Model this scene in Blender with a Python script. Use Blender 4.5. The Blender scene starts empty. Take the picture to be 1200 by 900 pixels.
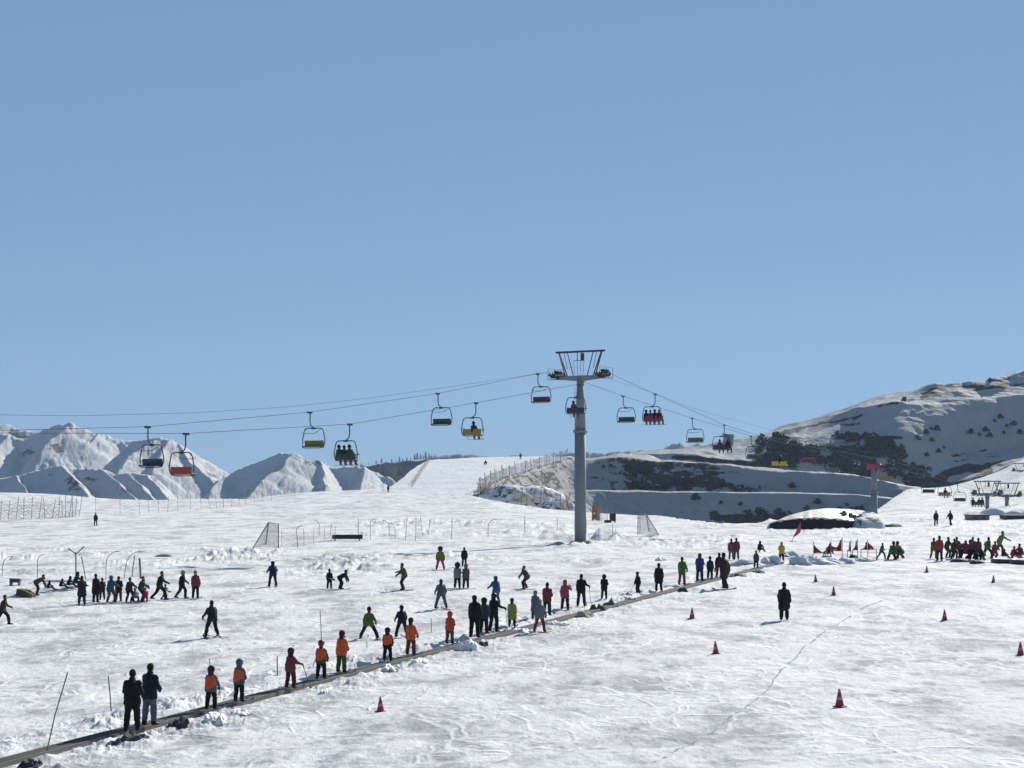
import bpy, math, random
import numpy as np
from mathutils import Vector, Matrix
random.seed(7)
RNG = np.random.RandomState(7)
F = 1938.0; CU = 600.0; HY = 565.0; CZ = 6.35
scene = bpy.context.scene
col = scene.collection
R = math.radians

# ------------------------------------------------------------------ noise
def _hash(ix, iy, seed):
    h = (ix.astype(np.int64)*374761393 + iy.astype(np.int64)*668265263 + seed*974634777) & 0xffffffff
    h = ((h ^ (h >> 13))*1274126177) & 0xffffffff
    h = h ^ (h >> 16)
    return (h & 0xffff)/32767.5 - 1.0
def vnoise(x, y, seed=0):
    x = np.asarray(x, float); y = np.asarray(y, float)
    ix = np.floor(x); iy = np.floor(y); fx = x-ix; fy = y-iy
    fx = fx*fx*(3-2*fx); fy = fy*fy*(3-2*fy)
    a = _hash(ix, iy, seed); b = _hash(ix+1, iy, seed); c = _hash(ix, iy+1, seed); d = _hash(ix+1, iy+1, seed)
    return (a+(b-a)*fx)*(1-fy) + (c+(d-c)*fx)*fy
def fbm(x, y, seed=0, octv=4, gain=.5):
    s = 0; a = 1.0; t = 0
    for i in range(octv):
        s = s + a*vnoise(x*2**i+17.3*i, y*2**i-9.1*i, seed+i); t += a; a *= gain
    return s/t
def sstep(a, b, x):
    t = np.clip((np.asarray(x, float)-a)/(b-a), 0, 1); return t*t*(3-2*t)
def interp(x, pts, k):
    return np.interp(x, [p[0] for p in pts], [p[k] for p in pts])

# ------------------------------------------------------------------ materials
def mat_base(name):
    m = bpy.data.materials.new(name); m.use_nodes = True
    nt = m.node_tree; b = nt.nodes['Principled BSDF']
    return m, nt, b
def mat_plain(name, rgb, rough=.7, metal=0.0, var=.18, scale=9.0, bump=0.0):
    m, nt, b = mat_base(name)
    N, L = nt.nodes, nt.links
    tc = N.new('ShaderNodeTexCoord'); no = N.new('ShaderNodeTexNoise'); no.inputs['Scale'].default_value = scale
    no.inputs['Detail'].default_value = 4
    L.new(tc.outputs['Object'], no.inputs['Vector'])
    cr = N.new('ShaderNodeValToRGB')
    cr.color_ramp.elements[0].position = .3; cr.color_ramp.elements[1].position = .7
    cr.color_ramp.elements[0].color = (*[c*(1-var) for c in rgb], 1)
    cr.color_ramp.elements[1].color = (*[min(1, c*(1+var)) for c in rgb], 1)
    L.new(no.outputs['Fac'], cr.inputs['Fac']); L.new(cr.outputs['Color'], b.inputs['Base Color'])
    b.inputs['Roughness'].default_value = rough; b.inputs['Metallic'].default_value = metal
    if bump:
        bp = N.new('ShaderNodeBump'); bp.inputs['Strength'].default_value = bump; bp.inputs['Distance'].default_value = .02
        L.new(no.outputs['Fac'], bp.inputs['Height']); L.new(bp.outputs['Normal'], b.inputs['Normal'])
    return m
MC = {}
def M(rgb, rough=.75, metal=0.0, **k):
    key = (tuple(rgb), rough, metal)
    if key not in MC: MC[key] = mat_plain('surface_%d' % len(MC), rgb, rough, metal, **k)
    return MC[key]

def mat_snow(name, near=True, rock=None, alb=.88):
    """wind-packed snow; rock=(noise scale, threshold, colour, z_squash) lets bare ground show through"""
    m, nt, b = mat_base(name); N, L = nt.nodes, nt.links
    geo = N.new('ShaderNodeNewGeometry')
    def noise(scale, vec=(1,1,1), rot=0, detail=5, rough=.55):
        mp = N.new('ShaderNodeMapping'); mp.inputs['Scale'].default_value = vec; mp.inputs['Rotation'].default_value = (0,0,rot)
        L.new(geo.outputs['Position'], mp.inputs['Vector'])
        n = N.new('ShaderNodeTexNoise'); n.inputs['Scale'].default_value = scale; n.inputs['Detail'].default_value = detail
        n.inputs['Roughness'].default_value = rough
        L.new(mp.outputs['Vector'], n.inputs['Vector']); return n.outputs['Fac']
    def ramp(fac, p0, c0, p1, c1):
        r = N.new('ShaderNodeValToRGB'); e = r.color_ramp.elements
        e[0].position = p0; e[0].color = (*c0, 1); e[1].position = p1; e[1].color = (*c1, 1)
        L.new(fac, r.inputs['Fac']); return r.outputs['Color']
    def math_(op, a, bb):
        n = N.new('ShaderNodeMath'); n.operation = op
        for i, v in enumerate((a, bb)):
            if isinstance(v, (int, float)): n.inputs[i].default_value = v
            else: L.new(v, n.inputs[i])
        return n.outputs[0]
    b.inputs['Specular IOR Level'].default_value = .06
    if near:
        streak = noise(.9, (.40, .20, 1), R(-17), 8, .66)      # scraped and wind-packed patches
        fine = noise(2.6, (.75, .50, 1), R(-22), 7, .7)
        def veins(scale, vec, rot, w, det=3):                  # ski and board tracks crossing the piste
            n = noise(scale, vec, rot, det, .45)
            a = math_('ABSOLUTE', math_('SUBTRACT', n, .5), 0)
            r_ = N.new('ShaderNodeMapRange'); r_.interpolation_type = 'SMOOTHSTEP'
            L.new(a, r_.inputs['Value']); r_.inputs['From Min'].default_value = 0; r_.inputs['From Max'].default_value = w
            r_.inputs['To Min'].default_value = 1; r_.inputs['To Max'].default_value = 0
            return r_.outputs['Result']
        v1 = veins(.16, (1, .45, 1), R(-25), .012); v2 = veins(.22, (.8, .6, 1), R(35), .012); v3 = veins(.45, (.7, .4, 1), R(-20), .022); v4 = veins(.33, (.45, .9, 1), R(-50), .018)
        gate = ramp(noise(.20, (1, .7, 1), R(10), 4), .40, (.0,)*3, .52, (1,)*3)
        vv = math_('MULTIPLY', math_('MAXIMUM', math_('MAXIMUM', v1, v2), math_('MAXIMUM', v3, v4)), gate)
        big = noise(.10, (1, .6, 1), R(-8), 5, .6)
        s = math_('ADD', math_('ADD', math_('MULTIPLY', streak, .52), math_('MULTIPLY', fine, .30)), math_('MULTIPLY', big, .18))
        colr = ramp(s, .435, (.35, .355, .365), .525, (.625, .625, .625))
        mxv = N.new('ShaderNodeMix'); mxv.data_type = 'RGBA'; L.new(math_('MULTIPLY', vv, .6), mxv.inputs['Factor'])
        L.new(colr, mxv.inputs['A']); mxv.inputs['B'].default_value = (.74, .735, .725, 1)
        L.new(mxv.outputs['Result'], b.inputs['Base Color'])
        b.inputs['Roughness'].default_value = .8
        h = math_('ADD', math_('MULTIPLY', streak, 1.0), math_('MULTIPLY', noise(6, (.8, .6, 1), R(-16), 7, .72), .34))
        h = math_('ADD', h, math_('MULTIPLY', vv, .15))
        bp = N.new('ShaderNodeBump'); bp.inputs['Strength'].default_value = 1.0; bp.inputs['Distance'].default_value = .17
        L.new(h, bp.inputs['Height']); L.new(bp.outputs['Normal'], b.inputs['Normal'])
    else:
        nz = noise(.12, (1, 1, 1.5), 0, 8, .62)
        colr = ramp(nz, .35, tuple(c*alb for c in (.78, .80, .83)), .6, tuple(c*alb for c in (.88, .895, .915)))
        b.inputs['Roughness'].default_value = .7
        out = colr
        if rock:
            sc, th, rc, vec = rock
            rn = noise(sc, vec, R(10), 9, .68)
            at = N.new('ShaderNodeAttribute'); at.attribute_name = 'bare'
            rm = math_('ADD', rn, math_('MULTIPLY', at.outputs['Fac'], .5))
            msk = ramp(rm, th, (0, 0, 0), th+.045, (1, 1, 1))
            rcol = ramp(noise(.9, (1, 1, 1), 0, 5), .35, tuple(c*.6 for c in rc), .7, tuple(c*1.4 for c in rc))
            mx = N.new('ShaderNodeMix'); mx.data_type = 'RGBA'
            L.new(msk, mx.inputs['Factor']); L.new(out, mx.inputs['A']); L.new(rcol, mx.inputs['B'])
            out = mx.outputs['Result']
        L.new(out, b.inputs['Base Color'])
        bp = N.new('ShaderNodeBump'); bp.inputs['Strength'].default_value = .6; bp.inputs['Distance'].default_value = 1.2
        L.new(noise(.35, (1, 1, 1), 0, 8, .65), bp.inputs['Height']); L.new(bp.outputs['Normal'], b.inputs['Normal'])
    return m

# ------------------------------------------------------------------ object helpers
def link_mesh(name, me, parent=None, loc=None):
    o = bpy.data.objects.new(name, me); col.objects.link(o)
    if parent is not None: o.parent = parent
    if loc is not None: o.location = loc
    return o
def tag(o, label=None, cat=None, group=None, kind=None):
    if label: o['label'] = label
    if cat: o['category'] = cat
    if group: o['group'] = group
    if kind: o['kind'] = kind
    return o
def empty(name, loc=(0,0,0), rz=0.0, label=None, cat=None, group=None):
    o = bpy.data.objects.new(name, None); col.objects.link(o); o.empty_display_size = .2
    o.location = loc; o.rotation_euler = (0, 0, rz)
    return tag(o, label, cat, group)
def grid_mesh(name, V, nu, nv, mat, smooth=True, parent=None, bare=None):
    """V: (nv, nu, 3)"""
    me = bpy.data.meshes.new(name)
    V = np.ascontiguousarray(V.reshape(-1, 3), dtype=np.float32)
    i = np.arange((nv-1)*(nu-1)); r = i//(nu-1); c = i % (nu-1); a = r*nu+c
    q = np.stack([a, a+1, a+1+nu, a+nu], 1).astype(np.int32)
    me.vertices.add(len(V)); me.vertices.foreach_set('co', V.ravel())
    me.loops.add(q.size); me.loops.foreach_set('vertex_index', q.ravel())
    me.polygons.add(len(q)); me.polygons.foreach_set('loop_start', (np.arange(len(q))*4).astype(np.int32))
    me.polygons.foreach_set('use_smooth', np.full(len(q), smooth))
    me.update(calc_edges=True)
    if bare is not None:
        at = me.attributes.new('bare', 'FLOAT', 'POINT'); at.data.foreach_set('value', bare.ravel().astype(np.float32))
    me.materials.append(mat)
    return link_mesh(name, me, parent)
class MB:
    """collects primitives, builds ONE mesh"""
    def __init__(s): s.v = []; s.f = []; s.m = []; s.sm = []
    def add(s, vs, fs, mi=0, smooth=False):
        o = len(s.v); s.v += [tuple(v) for v in vs]; s.f += [tuple(i+o for i in f) for f in fs]
        s.m += [mi]*len(fs); s.sm += [smooth]*len(fs); return s
    def box(s, c, d, rot=None, mi=0, bev=0.0):
        x, y, z = [k/2 for k in d]
        if bev:
            vs = []; b_ = min(bev, x*.9, y*.9)
            pr = [(-x+b_, -y), (x-b_, -y), (x, -y+b_), (x, y-b_), (x-b_, y), (-x+b_, y), (-x, y-b_), (-x, -y+b_)]
            bz = min(bev, z*.9)
            for zz, k in ((-z, 1-b_/max(x, y)), (-z+bz, 1), (z-bz, 1), (z, 1-b_/max(x, y))):
                vs += [(p[0]*k, p[1]*k, zz) for p in pr]
            fs = [tuple(range(7, -1, -1)), tuple(range(24, 32))]
            for r in range(3):
                for k in range(8): fs.append((r*8+k, r*8+(k+1) % 8, (r+1)*8+(k+1) % 8, (r+1)*8+k))
        else:
            vs = [(-x,-y,-z),(x,-y,-z),(x,y,-z),(-x,y,-z),(-x,-y,z),(x,-y,z),(x,y,z),(-x,y,z)]
            fs = [(3,2,1,0),(4,5,6,7),(0,1,5,4),(1,2,6,5),(2,3,7,6),(3,0,4,7)]
        vs = [Vector(v) for v in vs]
        if rot is not None: vs = [rot @ v for v in vs]
        return s.add([v+Vector(c) for v in vs], fs, mi)
    def tube(s, pts, r, n=8, mi=0, caps=True):
        pts = [Vector(p) for p in pts]; k = len(pts)
        rs = r if isinstance(r, (list, tuple)) else [r]*k
        vs = []; up = None
        for i, p in enumerate(pts):
            d = (pts[min(i+1, k-1)]-pts[max(i-1, 0)]).normalized()
            if up is None:
                up = Vector((0, 0, 1)) if abs(d.z) < .9 else Vector((1, 0, 0))
            a = d.cross(up).normalized(); b_ = a.cross(d).normalized(); up = b_
            for j in range(n):
                t = 2*math.pi*j/n; vs.append(p+(a*math.cos(t)+b_*math.sin(t))*rs[i])
        fs = []
        for i in range(k-1):
            for j in range(n): fs.append((i*n+j, i*n+(j+1) % n, (i+1)*n+(j+1) % n, (i+1)*n+j))
        if caps: fs += [tuple(range(n-1, -1, -1)), tuple((k-1)*n+j for j in range(n))]
        return s.add(vs, fs, mi, n > 5)
    def blob(s, c, r, seed=0, rough=.25, n=14, mi=0, rz=0.0):
        vs = []; fs = []; m_ = n//2
        for i in range(m_+1):
            th = math.pi*i/m_
            for j in range(n):
                ph = 2*math.pi*j/n
                d = (math.sin(th)*math.cos(ph), math.sin(th)*math.sin(ph), math.cos(th))
                k = 1+rough*float(fbm(d[0]*1.7+d[2]*1.3+seed*3.1, d[1]*1.7-d[2]*.9+seed, seed, 3))*1.6
                x, y = d[0]*r[0]*k, d[1]*r[1]*k
                vs.append((c[0]+x*math.cos(rz)-y*math.sin(rz), c[1]+x*math.sin(rz)+y*math.cos(rz), c[2]+d[2]*r[2]*k))
        for i in range(m_):
            for j in range(n): fs.append((i*n+j, (i+1)*n+j, (i+1)*n+(j+1) % n, i*n+(j+1) % n))
        return s.add(vs, fs, mi, rough < .35)
    def build(s, name, mats, parent=None, loc=None):
        me = bpy.data.meshes.new(name); me.from_pydata(s.v, [], s.f)
        me.validate()
        if not isinstance(mats, (list, tuple)): mats = [mats]
        for m in mats: me.materials.append(m)
        if len(me.polygons) == len(s.m):
            me.polygons.foreach_set('material_index', s.m); me.polygons.foreach_set('use_smooth', s.sm)
        me.update()
        return link_mesh(name, me, parent, loc)
def copy_tree(o, parent=None):
    c = o.copy(); col.objects.link(c)
    if parent is not None: c.parent = parent
    for ch in list(o.children): copy_tree(ch, c)
    return c
def P(u, y, d):
    """world point seen in direction (u, y) at distance d"""
    return Vector(((u-CU)/F*d, d, CZ-(y-HY)/F*d))

# ------------------------------------------------------------------ the snow field (height as a function of x, y)
CREST = [(-900,577,400),(0,577,400),(50,578,400),(125,584,400),(180,586,400),(230,584,410),(295,585,420),(320,580,430),(370,576,440),
 (420,574,450),(455,572,450),(500,575,440),(545,579,400),(570,585,370),(600,590,350),(640,596,340),(700,601,340),
 (760,604,310),(800,607,290),(840,613,252),(890,613,252),(930,612,262),(1000,606,290),(1030,598,340),(1050,580,480),(1060,573,550),
 (1110,571,560),(1150,560,560),(1180,549,560),(1200,536,560),(1300,505,570),(2200,480,600)]
_su = np.arange(-1200, 2600, 3.0)
_k = np.exp(-(np.arange(-12, 13)/5.0)**2); _k /= _k.sum()
CT_Y = np.convolve(np.pad(np.interp(_su, [p[0] for p in CREST], [p[1] for p in CREST]), 12, mode='edge'), _k, 'valid')
CT_D = np.convolve(np.pad(np.interp(_su, [p[0] for p in CREST], [p[2] for p in CREST]), 12, mode='edge'), _k, 'valid')
BP0 = np.array((-11.5, 37.3)); BD = np.array((31.5, 89.6)); BL = float(np.hypot(*BD)); BD = BD/BL; BN = np.array((-BD[1], BD[0]))   # magic carpet axis, left normal
GROOVE = [(1062,698),(1035,703),(1010,712),(985,728),(960,745),(945,756),(930,772),(912,790),(900,808),(885,822),(868,834),(850,846),(835,858),(815,868),(790,883),(765,895)]
GPTS = np.array([[(u-CU)/F*(F*CZ/(y-HY)), F*CZ/(y-HY)] for u, y in GROOVE])
def zA(X, Y, detail=True):
    X = np.asarray(X, float); Y = np.asarray(Y, float)
    u = CU+F*X/np.maximum(Y, 1.0)
    yc = np.interp(u, _su, CT_Y); dc = np.interp(u, _su, CT_D)
    zc = CZ-(yc-HY)*dc/F
    Y0 = np.minimum(.62*dc, 235.0)
    t = np.clip((Y-Y0)/(dc-Y0), 0, 1)
    ex = 1.25
    z = zc*t**ex
    over = np.maximum(Y-dc, 0)
    z = z-np.minimum(over*.55, 18.0)
    if not detail: return z
    near = 1-sstep(150, 330, Y)
    z = z+.10*fbm(X/14, Y/22, 3, 3)*(.4+.6*near)
    # scraped tracks
    ca, sa = math.cos(R(20)), math.sin(R(20))
    p = X*ca+Y*sa; q = -X*sa+Y*ca
    z = z+near*.065*fbm(p/5.5, q/1.1, 11, 5, .6)
    z = z+near*.055*fbm(X/.9, Y/1.5, 21, 5, .62)*(.4+.6*(1-sstep(60, 130, Y)))
    z = z+near*.10*np.maximum(fbm(p/2.4, q/1.3, 25, 4, .6)-.22, 0)
    trk = 1-np.abs(fbm(p/9+.7*fbm(X/6, Y/6, 5, 2), q/2.0, 41, 2))*14
    z = z-.03*np.clip(trk, 0, 1)*near
    # far piste swells
    z = z+sstep(160, 300, Y)*.22*fbm(X/16, Y/9, 31, 4)*(1-sstep(380, 440, Y)*.6)
    # rough lumps either side of the carpet
    rx = X-BP0[0]; ry = Y-BP0[1]
    s = rx*BD[0]+ry*BD[1]; n = rx*BN[0]+ry*BN[1]
    on = sstep(-40, -10, s)*(1-sstep(BL-1, BL+4, s))
    wl = (1-sstep(1.0, 3.2, n+.5*fbm(X, Y/3, 8, 2)))*sstep(.22, .55, n)
    wr = (1-sstep(.8, 3.0, -n+.6*fbm(X/1.2, Y/3, 9, 2)))*sstep(.20, .5, -n)
    lump = np.abs(fbm(X/.62, Y/.85, 51, 5, .62))
    pat = .35+.65*sstep(-.25, .3, fbm(X/1.6, Y/2.6, 58, 3))
    z = z+on*wl*(.10+.42*lump*pat)+on*wr*(.02+.30*lump*pat)
    chan = (1-sstep(.22, .40, np.abs(n)+.06*vnoise(X/.5, Y/.7, 59)))*on
    z = z*(1-chan)+chan*(-.04)
    # churned bands of snow
    def band(y0, y1, u0, u1, amp, sc, seed, thr=0.0):
        d0 = F*CZ/(y1-HY); d1 = F*CZ/(y0-HY)
        w = sstep(d0, d0+(d1-d0)*.3, Y)*(1-sstep(d1-(d1-d0)*.3, d1, Y))*sstep(u0, u0+60, u)*(1-sstep(u1-60, u1, u))
        pm = sstep(-.12, .35, fbm(X/(sc*4), Y/(sc*7), seed+7, 3))
        return w*pm*amp*np.maximum(np.abs(fbm(X/sc, Y/(sc*1.7), seed, 4, .55))-thr, 0)
    z = z+band(640, 684, -200, 480, 1.15, 1.5, 61, .06)+band(649, 662, 330, 760, .70, 1.7, 62, .04)
    z = z+band(610, 634, 380, 720, 1.25, 2.4, 63, .05)+band(622, 648, 590, 900, 1.1, 2.2, 64, .07)+band(573, 604, 1010, 1140, 2.2, 4.5, 68, .04)
    z = z+band(606, 634, 780, 1350, .8, 2.2, 65, .04)+band(610, 650, 890, 1350, .35, 1.4, 66, .04)
    z = z+band(580, 600, -200, 340, .8, 3.0, 67, .05)
    # long groove with a drag mark
    # snow heaps
    for hx, hy, sx, sy, hh in HEAPS:
        w = np.exp(-(((X-hx)/sx)**2+((Y-hy)/sy)**2))
        z = z+hh*w*(1+.75*fbm(X/.9, Y/1.2, 81, 3))
    return z
HEAPS = []
def heap(u, y, wpx, hpx):
    d = F*CZ/(y-HY); HEAPS.append(((u-CU)/F*d, d, wpx/F*d*.5, 1.6, hpx/F*d))
for a in ((55,694,70,7),(20,700,34,5),(84,692,40,8),(120,690,60,4),(868,652,46,5),(938,656,46,5),(968,656,36,7),(1003,654,54,6),(560,628,50,6),(650,631,40,7),(712,632,56,7),(690,645,60,4),(640,646,50,4),(756,630,40,5),
          (870,618,60,6),(905,616,30,6),(1085,627,50,4),(1150,622,60,5),(1190,628,40,5)): heap(*a)
def ground(u, y):
    """point of the snow field seen at (u, y)"""
    tx = (u-CU)/F; sl = -(y-HY)/F
    d = np.arange(30, 590, .5); z = zA(tx*d, d); ray = CZ+sl*d
    k = np.nonzero(z >= ray)[0]
    if len(k) == 0:
        i = int(np.argmin(np.abs(z-ray))); dd = d[i]
    else:
        i = max(int(k[0]), 1); lo, hi = d[i-1], d[i]
        for _ in range(12):
            mid = (lo+hi)/2
            if float(zA(np.array([tx*mid]), np.array([mid]))[0]) >= CZ+sl*mid: hi = mid
            else: lo = mid
        dd = hi
    X = tx*dd
    return Vector((X, dd, float(zA(np.array([X]), np.array([dd]))[0])))
def zat(X, Y): return float(zA(np.array([X]), np.array([Y]))[0])

SNOW = mat_snow('packed_snow', True)
def build_field():
    us = np.concatenate([np.arange(-900, -60, 14), np.arange(-60, 1262, .95), np.arange(1262, 2200, 14)])
    ys = np.concatenate([np.linspace(1500, 930, 40), np.arange(930, 606, -.9), np.arange(606, 568, -.42)])
    ds = F*CZ/(ys-HY); ds = ds[ds < 300]
    ds = np.concatenate([ds, np.arange(ds[-1]+2, 590, 2.2), np.arange(595, 660, 8)])
    U, D = np.meshgrid(us, ds)
    X = (U-CU)/F*D; Y = D
    Z = zA(X, Y)
    grid_mesh('snow_field', np.stack([X, Y, Z], -1), len(us), len(ds), SNOW)['kind'] = 'structure'
build_field()
# base sheet to the horizon
g = MB(); S_ = 9000
g.add([(-S_, -200, -19), (S_, -200, -19), (S_, S_, -19), (-S_, S_, -19)], [(0, 1, 2, 3)])
g.build('valley_floor', mat_snow('valley_snow', False, None, .5))['kind'] = 'structure'
# ------------------------------------------------------------------ hills
HS = mat_snow('hill_snow', False, (.055, .62, (.024, .021, .020), (1, 1, 1.6)), .37)  # snow albedo lowered overall so the shaded mountain faces look darker
PITM = mat_snow('pit_snow', False, (.22, .60, (.040, .032, .028), (1, 1, 2.4)), .34)  # low albedo throughout, to deepen the shade on the pit walls
def loft(name, rails, u0, u1, mat, du=1.2, nv=90, amp=.6, nsc=14, back=True, bare=None, seed=0, post=None, streaks=None):
    us = np.arange(u0, u1+du, du)
    kk = np.exp(-(np.arange(-9, 10)/4.0)**2); kk /= kk.sum()
    sm = lambda a: np.convolve(np.pad(a, 9, mode='edge'), kk, 'valid')
    rl = [[sm(interp(us, r, 1)) if i else interp(us, r, 1), sm(interp(us, r, 2))] for i, r in enumerate(rails)]
    Pn = [np.stack([(us-CU)/F*d, d, CZ-(y-HY)/F*d], -1) for y, d in rl]
    Pn = [Pn[0]+np.array((0, -3.0, -14.0))]+Pn
    if back:
        Pn.append(Pn[-1]+np.array((0, 12.0, -1.5))); Pn.append(Pn[-1]+np.array((0, 60.0, -45.0)))
    Pn = np.array(Pn); k = len(Pn)
    lens = [np.median(np.linalg.norm(Pn[i+1]-Pn[i], axis=1)) for i in range(k-1)]
    tot = sum(lens[1:k-1]); rows = []; vv = []
    for i in range(k-1):
        n = max(3, int(nv*lens[i]/tot))
        if i == 0 or (back and i >= k-2): n = 3
        for j in range(n):
            t = j/n; rows.append(Pn[i]*(1-t)+Pn[i+1]*t); vv.append(i+t)
    rows.append(Pn[-1]); vv.append(k-1)
    V = np.array(rows); vv = np.array(vv)
    X, Y = V[..., 0], V[..., 1]
    V[..., 2] += amp*fbm(X/nsc+seed, Y/(nsc*.6), seed, 5, .55)
    if post is not None: V = post(V, us, vv)
    UU = us[None, :]+0*vv[:, None]; VV = vv[:, None]+0*us[None, :]
    YI = HY-(V[..., 2]-CZ)/V[..., 1]*F
    b = np.zeros(UU.shape) if bare is None else bare(UU, VV)
    if streaks:
        jit = 1.3*fbm(UU/9, YI/4, seed+3, 3)
        for (pl, w_, k_) in streaks:
            d_ = np.abs(YI+jit-np.interp(UU, [p[0] for p in pl], [p[1] for p in pl]))
            inn = sstep(pl[0][0]-3, pl[0][0]+3, UU)*(1-sstep(pl[-1][0]-3, pl[-1][0]+3, UU))
            b = np.maximum(b, b*0+k_*inn*(1-sstep(w_*.5, w_*1.3, d_))+b*(1-inn)) if False else b+k_*inn*(1-sstep(w_*.5, w_*1.3, d_))
    o = grid_mesh(name, V, len(us), len(vv), mat, bare=b)
    o['kind'] = 'structure'
    return V, us, vv

# v: 0..1 hidden skirt, 1 = first rail, 2 = second rail ...
def ribs(V, us, vv):                   # spoil tipped down the wall in slanting fans
    w = ((vv > 1) & (vv < 2))[:, None]*np.sin(np.clip(vv-1, 0, 1)*math.pi)[:, None]
    ph = us[None, :]-(2-vv[:, None])*42
    V[..., 2] += w*1.5*np.abs(fbm(ph/13, vv[:, None]*1.2+0*ph, 77, 3))*(1-sstep(820, 900, us))[None, :]
    return V
LOW = loft('pit_terrace_lower', [
   [(560,592,432),(600,600,452),(700,614,507),(800,620,507),(1062,622,508)],
   [(560,577,444),(600,577,464),(640,576,505),(660,575,517),(780,577,518),(900,578,518),(1000,580,518),(1062,586,518)],
   [(560,575.6,452),(600,575.6,472),(640,574.6,514),(660,573.8,526),(780,575.8,527),(900,576.8,527),(1000,578.8,527),(1062,585,527)]],
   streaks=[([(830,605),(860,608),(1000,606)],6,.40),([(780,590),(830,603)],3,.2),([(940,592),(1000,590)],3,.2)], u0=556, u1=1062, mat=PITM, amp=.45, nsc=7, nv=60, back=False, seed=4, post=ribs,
   bare=lambda u, v: .30*sstep(800, 880, u)*(1-sstep(1.25, 1.5, v))-.10+.2*(1-sstep(590, 640, u)))
UP = loft('pit_terrace_upper', [
   [(560,579,418),(580,578,448),(600,577,466),(640,577,510),(672,576.5,528),(780,577.5,532),(900,578.5,534),(1000,580.5,535),(1080,584,536)],
   [(560,578,422),(575,568,446),(600,558.5,476),(640,547,522),(665,539,541),(690,540,543),(725,537,543),(775,541,543),(785,541,541),(900,550,541),(1000,558,541),(1050,567,541),(1080,573,541)],
   [(560,577,424),(575,567,450),(600,557.3,482),(640,545.4,528),(665,536,550),(690,536,566),(725,531.5,566),(760,534,566),(775,538.5,562),(785,539.6,549),(900,548.8,549),(1000,556.8,549),(1050,565.8,549),(1080,572,549)]],
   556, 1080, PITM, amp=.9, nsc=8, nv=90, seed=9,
   streaks=[([(700,542),(725,541),(760,547),(800,556),(850,563)],5,.17),([(740,540),(770,543)],3,.3),([(760,556),(800,566),(880,572),(900,575)],4,.30),([(690,560),(720,563)],3,.22),([(640,560),(665,566)],3,.2),([(960,575),(1010,577)],2,.3)],
   bare=lambda u, v: .26*sstep(570, 600, u)*(1-sstep(640, 700, u))+(.30*sstep(690, 750, u)*(1-sstep(800, 900, u)))*(v < 2.15)-.20*sstep(850, 920, u)-.05-.6*(v > 2.6)
      +.22*sstep(1.35, 1.1, v)*sstep(780, 800, u)*(1-sstep(900, 960, u))*0)
def dpl(y): return 34.5/(.0755-(HY-y)/F)          # distance of the plane of the piste at row y
_fr = [(452,578.5),(505,580),(545,580),(558,578),(566,572),(575,567),(588,561),(600,557),(640,545),(672,538)]
_tp = [(452,572.5),(458,570),(463,567),(472,560),(484,549),(497,541),(510,538),(560,535.8),(672,535)]
_u = [452,458,463,472,484,497,510,530,545,558,566,575,588,600,620,640,672]
def _rail(k):
    r = []
    for u in _u:
        a = np.interp(u, [p[0] for p in _fr], [p[1] for p in _fr]); b = np.interp(u, [p[0] for p in _tp], [p[1] for p in _tp])
        y = a+(b-a)*k; r.append((u, y, dpl(y)))
    return r
loft('white_slope', [_rail(k) for k in (0, .2, .4, .6, .8, 1.0)], 450, 670, mat_snow('slope_snow', False, None, .68), amp=.35, nsc=22, nv=90, seed=33, bare=lambda u, v: -.4+0*u)
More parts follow.
